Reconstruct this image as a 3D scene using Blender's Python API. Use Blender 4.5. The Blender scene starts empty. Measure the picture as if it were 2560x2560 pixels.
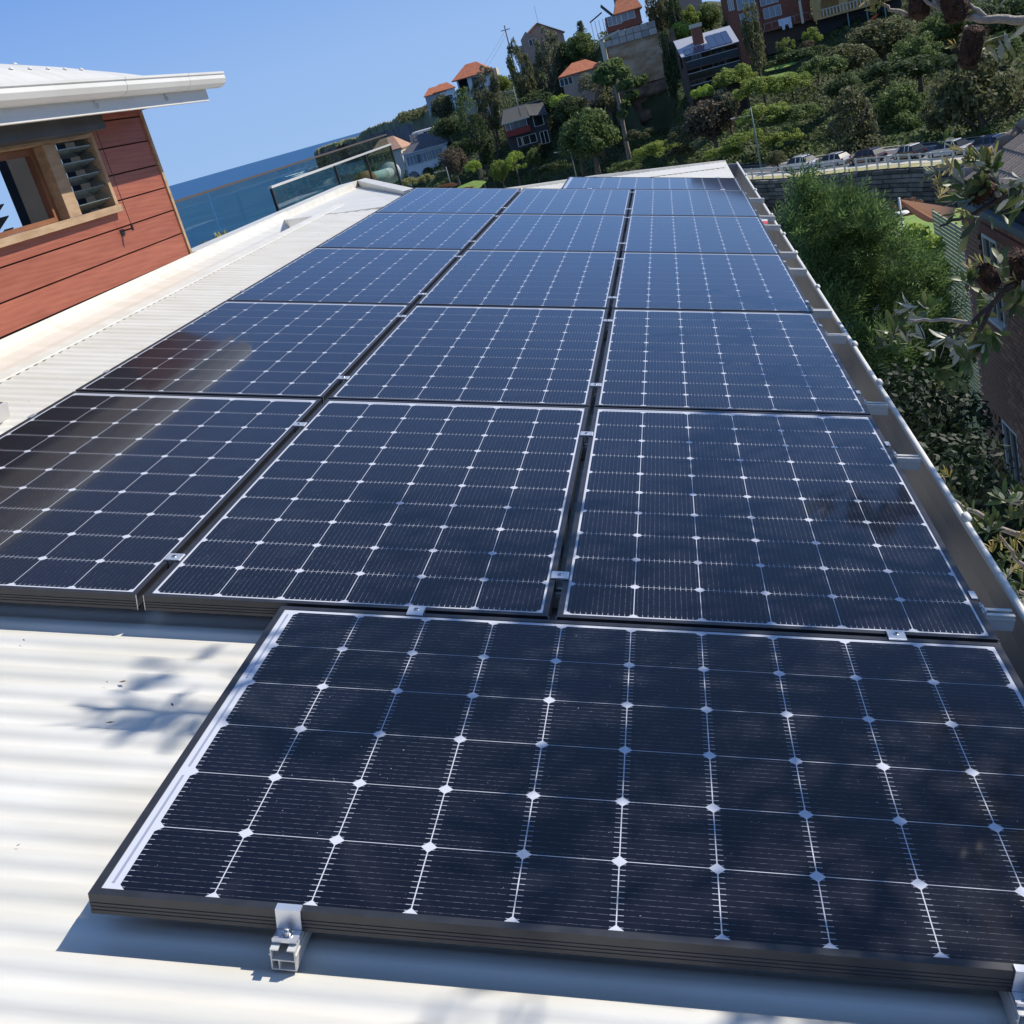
import bpy, bmesh, math, random
import numpy as np
from mathutils import Matrix, Vector
R = math.radians
random.seed(7); rng = np.random.default_rng(7)
S = bpy.context.scene
C = S.collection

# ------------------------------------------------------------------ camera
F = 2811.4346737                       # focal length in pixels of a 2560 px picture
CW = np.array([0.49093999, -2.33337170, 1.14413633])
RCW = np.array([[0.9593401390687325, -0.19206094885945715, -0.20683106511061147],
                [0.12179332143697771, -0.3793729642714867, 0.9171927500984807],
                [-0.2546230241453708, -0.9050904628284789, -0.3405559714231944]])
cam = bpy.data.cameras.new('camera'); camo = bpy.data.objects.new('camera', cam); C.objects.link(camo)
cam.sensor_width = 36; cam.sensor_height = 36; cam.sensor_fit = 'HORIZONTAL'
cam.lens = F / 2560 * 36; cam.clip_start = 0.05; cam.clip_end = 90000
mw = Matrix.Identity(4)
for i in range(3):
    mw[i][0] = RCW[i, 0]; mw[i][1] = -RCW[i, 1]; mw[i][2] = -RCW[i, 2]; mw[i][3] = CW[i]
camo.matrix_world = mw
S.camera = camo

# ------------------------------------------------------------------ light
SUN = np.array([0.80, 0.42, 0.825]); SUN /= np.linalg.norm(SUN)
el = math.asin(SUN[2]); az = math.atan2(SUN[0], SUN[1])
W = bpy.data.worlds.new('World'); S.world = W; W.use_nodes = True
nt = W.node_tree; bg = nt.nodes['Background']
sky = nt.nodes.new('ShaderNodeTexSky'); sky.sky_type = 'NISHITA'; sky.sun_disc = False
sky.sun_elevation = el; sky.sun_rotation = az
sky.altitude = 0; sky.air_density = 1.0; sky.dust_density = 0.0; sky.ozone_density = 6.0
tcw = nt.nodes.new('ShaderNodeTexCoord'); spw = nt.nodes.new('ShaderNodeSeparateXYZ'); nt.links.new(tcw.outputs['Generated'], spw.inputs[0])
grd = nt.nodes.new('ShaderNodeValToRGB'); nt.links.new(spw.outputs[2], grd.inputs[0]); e = grd.color_ramp.elements     # clear sea air: pale blue band at the horizon
e[0].position = 0.0; e[0].color = (2.15 / 6, 3.35 / 6, 5.4 / 6, 1); e[1].position = 0.5; e[1].color = (0.80 / 6, 1.35 / 6, 2.7 / 6, 1)
k_ = e.new(0.06); k_.color = (1.95 / 6, 3.15 / 6, 5.4 / 6, 1); k_ = e.new(0.17); k_.color = (1.18 / 6, 2.35 / 6, 5.1 / 6, 1); k_ = e.new(0.30); k_.color = (0.85 / 6, 1.60 / 6, 3.6 / 6, 1)
gsc = nt.nodes.new('ShaderNodeVectorMath'); gsc.operation = 'SCALE'; gsc.inputs['Scale'].default_value = 4.5; nt.links.new(grd.outputs[0], gsc.inputs[0])
fac = nt.nodes.new('ShaderNodeMapRange'); nt.links.new(spw.outputs[2], fac.inputs[0]); fac.inputs[1].default_value = .45; fac.inputs[2].default_value = .85
mxw = nt.nodes.new('ShaderNodeMixRGB'); nt.links.new(fac.outputs[0], mxw.inputs[0]); nt.links.new(gsc.outputs[0], mxw.inputs[1]); nt.links.new(sky.outputs[0], mxw.inputs[2])
nt.links.new(mxw.outputs[0], bg.inputs[0]); bg.inputs[1].default_value = 0.15
sl = bpy.data.lights.new('sun', 'SUN'); sl.energy = 3.5; sl.angle = R(0.53); sl.color = (1.0, 0.94, 0.84)
so = bpy.data.objects.new('sun', sl); C.objects.link(so)
so.rotation_euler = Vector(SUN).to_track_quat('Z', 'Y').to_euler(); so.location = (20, 10, 30)
S.view_settings.view_transform = 'Standard'; S.view_settings.look = 'None'
S.view_settings.exposure = 0.48; S.view_settings.gamma = 1; S.view_settings.use_curve_mapping = False
S.render.engine = 'CYCLES'
S.cycles.max_bounces = 6; S.cycles.diffuse_bounces = 3; S.cycles.glossy_bounces = 3
S.cycles.transparent_max_bounces = 8; S.cycles.transmission_bounces = 3
S.cycles.use_denoising = True

# ------------------------------------------------------------------ geometry helpers
PM = np.array([[0.9680350608958298, 0.0, 0.2508149135845135],
               [0.000996109773551382, 0.999992113588995, -0.0038445448538841666],
               [-0.2508129355550188, 0.003971493398520488, 0.9680274265734724]])   # roof plane axes -> world
def ray(u, v):
    d = RCW @ np.array([(u - 1280) / F, (v - 1280) / F, 1.0]); return d / np.linalg.norm(d)
def hitp(u, v, n, p0):
    d = ray(u, v); n = np.asarray(n, float); return CW + d * (np.dot(n, np.asarray(p0, float) - CW) / np.dot(n, d))
def hitz(u, v, z):
    d = ray(u, v); return CW + d * ((z - CW[2]) / d[2])
def at(u, v, dist):
    """point seen at pixel (u, v) of the photograph, dist metres away horizontally"""
    d = ray(u, v); return CW + d * (dist / math.hypot(d[0], d[1]))
def p2w(x, y, z): return PM @ np.array([x, y, z])
ROOFM = Matrix(((PM[0][0], PM[0][1], PM[0][2]), (PM[1][0], PM[1][1], PM[1][2]), (PM[2][0], PM[2][1], PM[2][2])))
def roof_matrix(x, y, z):
    m = ROOFM.to_4x4(); p = p2w(x, y, z); m.translation = Vector(p); return m

class MB:
    def __init__(s): s.v = []; s.f = []
    def add(s, vs, fs):
        b = len(s.v); s.v += [tuple(map(float, p)) for p in vs]; s.f += [tuple(b + i for i in f) for f in fs]; return s
    def box(s, x0, x1, y0, y1, z0, z1):
        return s.add([(x0, y0, z0), (x1, y0, z0), (x1, y1, z0), (x0, y1, z0), (x0, y0, z1), (x1, y0, z1), (x1, y1, z1), (x0, y1, z1)],
                     [(0, 3, 2, 1), (4, 5, 6, 7), (0, 1, 5, 4), (1, 2, 6, 5), (2, 3, 7, 6), (3, 0, 4, 7)])
    def hexa(s, p):   # 8 points bottom then top
        return s.add(p, [(0, 3, 2, 1), (4, 5, 6, 7), (0, 1, 5, 4), (1, 2, 6, 5), (2, 3, 7, 6), (3, 0, 4, 7)])
    def prism_y(s, poly, y0, y1):     # polygon in xz, extruded along y
        n = len(poly)
        vs = [(x, y0, z) for x, z in poly] + [(x, y1, z) for x, z in poly]
        fs = [tuple(range(n)), tuple(range(2 * n - 1, n - 1, -1))] + [(i, i + n, (i + 1) % n + n, (i + 1) % n) for i in range(n)]
        return s.add(vs, fs)
    def prism_x(s, poly, x0, x1):     # polygon in yz
        n = len(poly)
        vs = [(x0, y, z) for y, z in poly] + [(x1, y, z) for y, z in poly]
        fs = [tuple(range(n)), tuple(range(2 * n - 1, n - 1, -1))] + [(i, i + n, (i + 1) % n + n, (i + 1) % n) for i in range(n)]
        return s.add(vs, fs)
    def prism_z(s, poly, z0, z1):
        n = len(poly)
        vs = [(x, y, z0) for x, y in poly] + [(x, y, z1) for x, y in poly]
        fs = [tuple(range(n - 1, -1, -1)), tuple(range(n, 2 * n))] + [(i, (i + 1) % n, (i + 1) % n + n, i + n) for i in range(n)]
        return s.add(vs, fs)
    def tube(s, pts, r, n=8, cap=True):
        pts = [Vector(p) for p in pts]; rr = r if hasattr(r, '__len__') else [r] * len(pts)
        b = len(s.v); up = None
        for i, p in enumerate(pts):
            d = (pts[min(i + 1, len(pts) - 1)] - pts[max(i - 1, 0)])
            if d.length < 1e-9: d = Vector((0, 0, 1))
            d.normalize()
            if up is None: up = Vector((0, 0, 1)) if abs(d.z) < .9 else Vector((1, 0, 0))
            a = d.cross(up).normalized(); c = a.cross(d).normalized(); up = c
            for k in range(n):
                t = 2 * math.pi * k / n
                s.v.append(tuple(p + (a * math.cos(t) + c * math.sin(t)) * rr[i]))
        for i in range(len(pts) - 1):
            for k in range(n):
                s.f.append((b + i * n + k, b + i * n + (k + 1) % n, b + (i + 1) * n + (k + 1) % n, b + (i + 1) * n + k))
        if cap:
            s.f.append(tuple(b + k for k in range(n - 1, -1, -1))); e = b + (len(pts) - 1) * n
            s.f.append(tuple(e + k for k in range(n)))
        return s
    def sheet(s, poly, off):   # thick sheet: polygon of 3d points, second side displaced by off
        n = len(poly); vs = list(poly) + [tuple(np.asarray(p) + np.asarray(off)) for p in poly]
        return s.add(vs, [tuple(range(n)), tuple(range(2 * n - 1, n - 1, -1))] + [(i, i + n, (i + 1) % n + n, (i + 1) % n) for i in range(n)])
    def mesh(s, name, mat, smooth=False):
        me = bpy.data.meshes.new(name); me.from_pydata(s.v, [], s.f)
        bm = bmesh.new(); bm.from_mesh(me); bmesh.ops.recalc_face_normals(bm, faces=bm.faces); bm.to_mesh(me); bm.free()
        if mat: me.materials.append(mat)
        if smooth: me.polygons.foreach_set('use_smooth', [True] * len(me.polygons))
        return me
    def build(s, name, mat, parent=None, smooth=False, m=None):
        return link(name, s.mesh(name, mat, smooth), parent, m)
def link(name, me, parent=None, m=None):
    o = bpy.data.objects.new(name, me); C.objects.link(o)
    if parent is not None: o.parent = parent
    if m is not None: o.matrix_local = m
    return o
def npmesh(name, V, Fq, mat, smooth=False):
    me = bpy.data.meshes.new(name); V = np.asarray(V, np.float32); Fq = np.asarray(Fq, np.int32)
    k = Fq.shape[1]
    me.vertices.add(len(V)); me.vertices.foreach_set('co', V.ravel())
    me.loops.add(Fq.size); me.loops.foreach_set('vertex_index', Fq.ravel())
    me.polygons.add(len(Fq)); me.polygons.foreach_set('loop_start', np.arange(0, Fq.size, k, dtype=np.int32))
    me.polygons.foreach_set('loop_total', np.full(len(Fq), k, np.int32))
    if smooth: me.polygons.foreach_set('use_smooth', np.ones(len(Fq), bool))
    me.update(calc_edges=True)
    if mat: me.materials.append(mat)
    return me
def tag(o, label=None, cat=None, group=None, kind=None):
    if label: o['label'] = label
    if cat: o['category'] = cat
    if group: o['group'] = group
    if kind: o['kind'] = kind
    return o
def thing(name, label, cat, m=None, group=None):
    o = bpy.data.objects.new(name, None); C.objects.link(o); o.empty_display_size = 0.3
    if m is not None: o.matrix_world = m
    return tag(o, label, cat, group)
def TR(x, y, z, rz=0, s=1.0):
    m = Matrix.Translation((x, y, z)) @ Matrix.Rotation(rz, 4, 'Z')
    if s != 1.0: m = m @ Matrix.Scale(s, 4)
    return m

# ------------------------------------------------------------------ materials
def new_mat(name):
    m = bpy.data.materials.new(name); m.use_nodes = True; return m, m.node_tree, m.node_tree.nodes['Principled BSDF']
def pbr(name, col, rough=0.6, metal=0.0, var=0.0, vscale=4.0, bump=0.0, bscale=30.0, col2=None, coat=0.0, stretch=None, spec=0.5, island=0.0):
    m, t, b = new_mat(name)
    b.inputs['Roughness'].default_value = rough; b.inputs['Metallic'].default_value = metal
    b.inputs['Base Color'].default_value = (*col, 1); b.inputs['Coat Weight'].default_value = coat
    b.inputs['Specular IOR Level'].default_value = spec
    src = None
    if var > 0 or col2 or bump > 0:
        tc = t.nodes.new('ShaderNodeTexCoord'); mp = t.nodes.new('ShaderNodeMapping')
        t.links.new(tc.outputs['Object'], mp.inputs[0])
        if stretch: mp.inputs['Scale'].default_value = stretch
    if var > 0 or col2:
        n = t.nodes.new('ShaderNodeTexNoise'); n.inputs['Scale'].default_value = vscale; n.inputs['Detail'].default_value = 6
        t.links.new(mp.outputs[0], n.inputs['Vector'])
        cr = t.nodes.new('ShaderNodeValToRGB'); t.links.new(n.outputs[0], cr.inputs[0])
        c2 = col2 if col2 else tuple(min(1, c * (1 + var)) for c in col)
        c1 = col if col2 else tuple(c * (1 - var) for c in col)
        cr.color_ramp.elements[0].position = .36; cr.color_ramp.elements[1].position = .64
        cr.color_ramp.elements[0].color = (*c1, 1); cr.color_ramp.elements[1].color = (*c2, 1); src = cr.outputs[0]
    if island > 0:
        g = t.nodes.new('ShaderNodeObjectInfo'); mr = t.nodes.new('ShaderNodeMapRange')
        mr.inputs[3].default_value = 1 - island; mr.inputs[4].default_value = 1 + island
        t.links.new(g.outputs['Random'], mr.inputs[0])
        mx = t.nodes.new('ShaderNodeVectorMath'); mx.operation = 'SCALE'
        if src: t.links.new(src, mx.inputs[0])
        else: mx.inputs[0].default_value = col
        t.links.new(mr.outputs[0], mx.inputs['Scale']); src = mx.outputs[0]
    if src: t.links.new(src, b.inputs['Base Color'])
    if bump > 0:
        n2 = t.nodes.new('ShaderNodeTexNoise'); n2.inputs['Scale'].default_value = bscale; n2.inputs['Detail'].default_value = 4
        t.links.new(mp.outputs[0], n2.inputs['Vector'])
        bp = t.nodes.new('ShaderNodeBump'); bp.inputs['Strength'].default_value = bump; bp.inputs['Distance'].default_value = 0.02
        t.links.new(n2.outputs[0], bp.inputs['Height']); t.links.new(bp.outputs[0], b.inputs['Normal'])
    return m
def glassy(name, tint, ior=1.45, rough=0.0, base=(0, 0, 0), opaque=0.0):
    """thin pane: fresnel reflection over tinted see-through"""
    m = bpy.data.materials.new(name); m.use_nodes = True; t = m.node_tree; t.nodes.clear()
    o = t.nodes.new('ShaderNodeOutputMaterial'); tr = t.nodes.new('ShaderNodeBsdfTransparent'); tr.inputs[0].default_value = (*tint, 1)
    gl = t.nodes.new('ShaderNodeBsdfGlossy'); gl.inputs['Roughness'].default_value = rough
    lw = t.nodes.new('ShaderNodeLayerWeight'); lw.inputs[0].default_value = 0.5
    pw = t.nodes.new('ShaderNodeMath'); pw.operation = 'POWER'; t.links.new(lw.outputs['Facing'], pw.inputs[0]); pw.inputs[1].default_value = 5
    fr = t.nodes.new('ShaderNodeMath'); fr.operation = 'MULTIPLY_ADD'; t.links.new(pw.outputs[0], fr.inputs[0]); fr.inputs[1].default_value = .9; fr.inputs[2].default_value = .04
    mx = t.nodes.new('ShaderNodeMixShader'); t.links.new(fr.outputs[0], mx.inputs[0])
    t.links.new(tr.outputs[0], mx.inputs[1]); t.links.new(gl.outputs[0], mx.inputs[2])
    last = mx
    if opaque > 0:
        d = t.nodes.new('ShaderNodeBsdfDiffuse'); d.inputs[0].default_value = (*base, 1)
        m2 = t.nodes.new('ShaderNodeMixShader'); m2.inputs[0].default_value = opaque
        t.links.new(mx.outputs[0], m2.inputs[1]); t.links.new(d.outputs[0], m2.inputs[2]); last = m2
    t.links.new(last.outputs[0], o.inputs[0]); return m
def leafmat(name, cols, rough=0.55, trans=0.25, under=None, spec=0.35):
    """cols: list of colours picked per leaf"""
    m = bpy.data.materials.new(name); m.use_nodes = True; t = m.node_tree; b = t.nodes['Principled BSDF']
    g = t.nodes.new('ShaderNodeNewGeometry'); oi = t.nodes.new('ShaderNodeObjectInfo')
    ad = t.nodes.new('ShaderNodeMath'); ad.operation = 'ADD'; fr = t.nodes.new('ShaderNodeMath'); fr.operation = 'FRACT'
    t.links.new(g.outputs['Random Per Island'], ad.inputs[0]); t.links.new(oi.outputs['Random'], ad.inputs[1]); t.links.new(ad.outputs[0], fr.inputs[0])
    cr = t.nodes.new('ShaderNodeValToRGB'); t.links.new(fr.outputs[0], cr.inputs[0])
    while len(cr.color_ramp.elements) < len(cols): cr.color_ramp.elements.new(0.5)
    for i, c in enumerate(cols):
        cr.color_ramp.elements[i].position = i / max(1, len(cols) - 1); cr.color_ramp.elements[i].color = (*c, 1)
    src = cr.outputs[0]
    if under:
        mx = t.nodes.new('ShaderNodeMixRGB'); t.links.new(g.outputs['Backfacing'], mx.inputs[0])
        t.links.new(src, mx.inputs[1]); mx.inputs[2].default_value = (*under, 1); src = mx.outputs[0]
    t.links.new(src, b.inputs['Base Color']); b.inputs['Roughness'].default_value = rough
    b.inputs['Specular IOR Level'].default_value = spec
    out = t.nodes['Material Output']
    if trans > 0:
        tl = t.nodes.new('ShaderNodeBsdfTranslucent'); t.links.new(src, tl.inputs[0])
        ms = t.nodes.new('ShaderNodeMixShader'); ms.inputs[0].default_value = trans
        t.links.new(b.outputs[0], ms.inputs[1]); t.links.new(tl.outputs[0], ms.inputs[2]); t.links.new(ms.outputs[0], out.inputs[0])
    return m

M = {}
M['white_steel'] = pbr('white_steel', (0.64, 0.615, 0.54), 0.42, var=0.05, vscale=3.0, bump=0.04, bscale=9, col2=(0.71, 0.69, 0.63), stretch=(1, 4, 1))
M['cream_steel'] = pbr('cream_steel', (0.72, 0.70, 0.64), 0.38, col2=(0.78, 0.765, 0.71), vscale=2.0)
M['gutter_steel'] = pbr('gutter_steel', (0.40, 0.39, 0.37), 0.42, metal=0.35, col2=(0.28, 0.275, 0.265), vscale=3.5, bump=0.1, bscale=20, stretch=(1, 0.5, 1))
M['alu'] = pbr('alu', (0.72, 0.73, 0.75), 0.36, metal=0.75, var=0.04, vscale=20)
M['alu_dull'] = pbr('alu_dull', (0.62, 0.61, 0.58), 0.5, metal=0.25, var=0.05, vscale=12)
M['steel_bolt'] = pbr('steel_bolt', (0.6, 0.6, 0.6), 0.2, metal=1.0)
M['black_frame'] = pbr('black_frame', (0.022, 0.022, 0.026), 0.38, var=0.2, vscale=25, spec=0.6)
M['cut_edge'] = pbr('cut_edge', (0.7, 0.7, 0.7), 0.35, metal=0.4)
M['rubber'] = pbr('rubber', (0.015, 0.015, 0.015), 0.7)

def sheet_mat():
    m, t, b = new_mat('backsheet'); b.inputs['Base Color'].default_value = (0.56, 0.58, 0.64, 1)
    b.inputs['Roughness'].default_value = 0.5; b.inputs['Specular IOR Level'].default_value = 0.2
    b.inputs['Coat Weight'].default_value = 1; b.inputs['Coat Roughness'].default_value = 0.05; b.inputs['Coat IOR'].default_value = 1.25
    return m
M['backsheet'] = sheet_mat()
def cell_mat():
    m, t, b = new_mat('solar_cell'); N = t.nodes; Lk = t.links.new
    tc = N.new('ShaderNodeTexCoord'); sp = N.new('ShaderNodeSeparateXYZ'); Lk(tc.outputs['Object'], sp.inputs[0])
    def math_(op, a, b_=None, c=None):
        n = N.new('ShaderNodeMath'); n.operation = op
        for i, x in enumerate((a, b_, c)):
            if x is None: continue
            if isinstance(x, (int, float)): n.inputs[i].default_value = x
            else: Lk(x, n.inputs[i])
        return n.outputs[0]
    P = 0.156 / 12
    fx = math_('ABSOLUTE', math_('SUBTRACT', math_('FRACT', math_('ADD', math_('DIVIDE', sp.outputs[0], P), 6.0)), 0.5))  # 0 at wire centres
    line = math_('LESS_THAN', math_('MULTIPLY', fx, P), 0.00026)
    ay = math_('ABSOLUTE', sp.outputs[1])
    endz = math_('GREATER_THAN', ay, 0.0685)
    tick = math_('MULTIPLY', math_('LESS_THAN', math_('MULTIPLY', fx, P), 0.0007), endz)
    # glints along the wires, painted in as random brighter stretches
    fy = math_('ABSOLUTE', math_('SUBTRACT', math_('FRACT', math_('MULTIPLY', sp.outputs[1], 62.0)), 0.5))
    nz = N.new('ShaderNodeTexNoise'); nz.inputs['Scale'].default_value = 90; Lk(tc.outputs['Object'], nz.inputs['Vector'])
    oi = N.new('ShaderNodeObjectInfo')
    va = N.new('ShaderNodeVectorMath'); va.operation = 'ADD'; Lk(tc.outputs['Object'], va.inputs[0]); Lk(oi.outputs['Location'], va.inputs[1])
    Lk(va.outputs[0], nz.inputs['Vector'])
    glint = math_('MULTIPLY', line, math_('GREATER_THAN', nz.outputs[0], 0.52))
    f = math_('ADD', math_('MULTIPLY', line, 0.11), math_('ADD', math_('MULTIPLY', tick, 0.6), math_('MULTIPLY', glint, 0.22)))
    f = math_('MINIMUM', f, 0.9)
    n2 = N.new('ShaderNodeTexNoise'); n2.inputs['Scale'].default_value = 2.2; n2.inputs['Detail'].default_value = 5; Lk(va.outputs[0], n2.inputs['Vector'])
    cr = N.new('ShaderNodeValToRGB'); Lk(n2.outputs[0], cr.inputs[0])
    cr.color_ramp.elements[0].position = 0.35; cr.color_ramp.elements[1].position = 0.7
    cr.color_ramp.elements[0].color = (0.0022, 0.0026, 0.008, 1); cr.color_ramp.elements[1].color = (0.004, 0.0045, 0.012, 1)
    mr = N.new('ShaderNodeMapRange'); Lk(oi.outputs['Random'], mr.inputs[0]); mr.inputs[3].default_value = 0.85; mr.inputs[4].default_value = 1.2
    sc_ = N.new('ShaderNodeVectorMath'); sc_.operation = 'SCALE'; Lk(cr.outputs[0], sc_.inputs[0]); Lk(mr.outputs[0], sc_.inputs['Scale'])
    # dust and dried spots on the glass
    ds = N.new('ShaderNodeTexNoise'); ds.inputs['Scale'].default_value = 160; ds.inputs['Detail'].default_value = 1; Lk(va.outputs[0], ds.inputs['Vector'])
    dot = math_('GREATER_THAN', ds.outputs[0], 0.80)
    sm = N.new('ShaderNodeTexNoise'); sm.inputs['Scale'].default_value = 3.5; sm.inputs['Detail'].default_value = 7; sm.inputs['Distortion'].default_value = 1.5; Lk(va.outputs[0], sm.inputs['Vector'])
    smr = N.new('ShaderNodeMapRange'); Lk(sm.outputs[0], smr.inputs[0]); smr.inputs[1].default_value = 0.58; smr.inputs[2].default_value = 0.8; smr.inputs[3].default_value = 0; smr.inputs[4].default_value = 0.022
    f = math_('MINIMUM', math_('ADD', math_('ADD', f, math_('MULTIPLY', dot, 0.5)), smr.outputs[0]), 0.9)
    mx = N.new('ShaderNodeMixRGB'); Lk(f, mx.inputs[0]); Lk(sc_.outputs[0], mx.inputs[1]); mx.inputs[2].default_value = (0.55, 0.57, 0.62, 1)
    Lk(mx.outputs[0], b.inputs['Base Color']); b.inputs['Roughness'].default_value = 0.35
    b.inputs['Specular IOR Level'].default_value = 0.15
    b.inputs['Coat Weight'].default_value = 1; b.inputs['Coat Roughness'].default_value = 0.05; b.inputs['Coat IOR'].default_value = 1.25
    return m
M['cell'] = cell_mat()
def timber_red():
    m, t, b = new_mat('red_board'); N = t.nodes; Lk = t.links.new
    tc = N.new('ShaderNodeTexCoord'); mp = N.new('ShaderNodeMapping'); mp.inputs['Scale'].default_value = (1, 0.55, 5.5); Lk(tc.outputs['Object'], mp.inputs[0])
    n = N.new('ShaderNodeTexNoise'); n.inputs['Scale'].default_value = 3.0; n.inputs['Detail'].default_value = 8; n.inputs['Distortion'].default_value = 1.6; Lk(mp.outputs[0], n.inputs['Vector'])
    oi = N.new('ShaderNodeObjectInfo'); va = N.new('ShaderNodeVectorMath'); va.operation = 'ADD'
    w = N.new('ShaderNodeTexWave'); w.wave_type = 'RINGS'; w.inputs['Scale'].default_value = 2.2; w.inputs['Distortion'].default_value = 9; w.inputs['Detail'].default_value = 3; Lk(mp.outputs[0], w.inputs['Vector'])
    mxf = N.new('ShaderNodeMath'); mxf.operation = 'MULTIPLY_ADD'; Lk(w.outputs['Fac'], mxf.inputs[0]); mxf.inputs[1].default_value = .22; Lk(n.outputs[0], mxf.inputs[2])
    cr = N.new('ShaderNodeValToRGB'); Lk(mxf.outputs[0], cr.inputs[0])
    e = cr.color_ramp.elements; e[0].position = .38; e[1].position = .85
    e[0].color = (0.27, 0.078, 0.045, 1); e[1].color = (0.36, 0.118, 0.066, 1)
    k = e.new(.6); k.color = (0.32, 0.094, 0.054, 1)
    mr = N.new('ShaderNodeMapRange'); Lk(oi.outputs['Random'], mr.inputs[0]); mr.inputs[3].default_value = .86; mr.inputs[4].default_value = 1.12
    sc = N.new('ShaderNodeVectorMath'); sc.operation = 'SCALE'; Lk(cr.outputs[0], sc.inputs[0]); Lk(mr.outputs[0], sc.inputs['Scale'])
    Lk(sc.outputs[0], b.inputs['Base Color']); b.inputs['Roughness'].default_value = 0.5
    return m
M['red_board'] = timber_red()
M['raw_wood'] = pbr('raw_wood', (0.36, 0.23, 0.13), 0.7, col2=(0.46, 0.32, 0.19), vscale=6, stretch=(4, 1, 4), bump=.15, bscale=40)
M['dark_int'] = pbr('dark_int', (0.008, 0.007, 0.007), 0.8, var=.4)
M['dark_hood'] = pbr('dark_hood', (0.075, 0.08, 0.085), 0.45, metal=.3, col2=(0.05, 0.055, 0.06), vscale=5)
M['dark_steel'] = pbr('dark_steel', (0.045, 0.04, 0.04), 0.45, metal=.4)
M['concrete'] = pbr('concrete', (0.42, 0.40, 0.37), 0.85, var=.15, vscale=3, bump=.2)
M['pale_wall'] = pbr('pale_wall', (0.66, 0.66, 0.66), 0.7, var=.05, vscale=1.5)
M['glass_green'] = glassy('glass_green', (0.80, 0.90, 0.87), 1.5)
M['glass_clear'] = glassy('glass_clear', (0.9, 0.95, 0.95), 1.5)
M['glass_dark'] = pbr('glass_dark', (0.015, 0.018, 0.02), 0.12, spec=0.5)
M['glass_pale'] = pbr('glass_pale', (0.22, 0.27, 0.30), 0.15, spec=0.8)

# ================================================================== OWN ROOF
house = thing('roofed_house', 'low house under the solar array with white corrugated roof and long metal gutter', 'house', TR(0, 0, -8))
HI = TR(0, 0, 8)
def hpart(mb, name, mat, smooth=False): return mb.build(name, mat, house, smooth, HI)
# corrugated sheet, ribs run down the slope (plane x)
ys = np.arange(-3.6, 11.95, 0.0076)
V = []; 
for i, y in enumerate(ys):
    z = -0.0905 + 0.0052 * math.tanh(1.6 * math.cos(2 * math.pi * y / 0.076) + .3)
    x0 = -2.61
    if y > 6.89: x0 = max(x0, min((y - 6.89) / 1.03 - 2.78, -1.94))
    if y > 7.9: x0 = max(x0, (y - 8.8) / 1.33 - 1.3)
    x0 = min(x0, 1.0)
    V.append(p2w(x0, y, z)); V.append(p2w(1.02, y, z))
Fq = [(2 * i, 2 * i + 1, 2 * i + 3, 2 * i + 2) for i in range(len(ys) - 1)]
link('corrugated_roof', npmesh('corrugated_roof', V, Fq, M['white_steel'], True), house, HI)
b = MB(); b.hexa([p2w(-2.6, -3.5, -.13), p2w(.98, -3.5, -.13), p2w(.98, 11.4, -.13), p2w(-2.6, 7.0, -.13)] * 0 or
     [(-2.55, -3.4, -8), (0.95, -3.4, -8), (0.95, 11.4, -8), (-2.55, 6.8, -8), p2w(-2.6, -3.4, -.14), p2w(.98, -3.4, -.14), p2w(.98, 11.4, -.14), p2w(-2.6, 6.8, -.14)])
hpart(b, 'wall', M['pale_wall'])
def pstrip(prof, y0, y1, th=0.002):
    """bent steel strip: profile in plane xz, constant along plane y"""
    b = MB(); n = len(prof)
    dn = [(x, z - th) for x, z in prof]
    ring = prof + dn[::-1]
    vs = [p2w(x, y0, z) for x, z in ring] + [p2w(x, y1, z) for x, z in ring]; k = len(ring)
    b.add(vs, [(i, i + k, (i + 1) % k + k, (i + 1) % k) for i in range(k)] + [(i, i + 1, k - 2 - i, k - 1 - i) for i in range(n - 1)] + [(i + k, k - 1 - i + k, k - 2 - i + k, i + 1 + k) for i in range(n - 1)])
    return b
b = pstrip([(-2.555, -.0855), (-2.558, -.080), (-2.615, -.077), (-2.622, -.083), (-2.626, -.105), (-2.70, -.150), (-2.80, -.182), (-2.92, -.203), (-3.03, -.203), (-3.075, -.188), (-3.10, -.165), (-3.108, -.148)], -3.5, 7.75)
hpart(b, 'side_flashing', M['white_steel'], False)
# far end: smooth sheet, then bevelled cap round its edge
b = MB(); b.sheet([(-2.74, 6.86, .640), (-3.09, 7.75, .600), (-3.09, 10.47, .585), (-2.12, 8.40, .50), (-2.02, 7.68, .478)], (0, 0, -.35))
hpart(b, 'end_sheet', M['white_steel'])
b = MB(); b.box(-3.32, -3.085, 5.70, 10.52, .40, .655)
hpart(b, 'parapet', M['white_steel'])
b = MB(); d = np.array([0.97, -2.07, -0.12]); n_ = np.array([.09, .045, 0])
p0 = np.array([-3.09, 10.50, .655]); p1 = np.array([-2.09, 8.36, .535])
b.hexa([p0 + (0, 0, -.3), p1 + (0, 0, -.3), p1 + n_ + (0, 0, -.3), p0 + n_ + (0, 0, -.3), p0, p1, p1 + n_, p0 + n_]); hpart(b, 'parapet_return', M['white_steel'])
b = MB(); P_ = [p2w(-2.0, 8.02, -.07), p2w(-1.3, 8.84, -.07), p2w(-.4, 10.18, -.07), p2w(1.02, 11.90, -.07)]
off = np.array([-.05, .09, 0.0])
for a, c in zip(P_[:-1], P_[1:]):
    b.hexa([a + (0, 0, -.32), c + (0, 0, -.32), c + off + (0, 0, -.32), a + off + (0, 0, -.32), a, c, c + off, a + off])
hpart(b, 'end_fascia', M['white_steel'])
b = pstrip([(-1.9, -.0755), (-2.0, -.0755)], 0, .1); b = MB()
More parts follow.
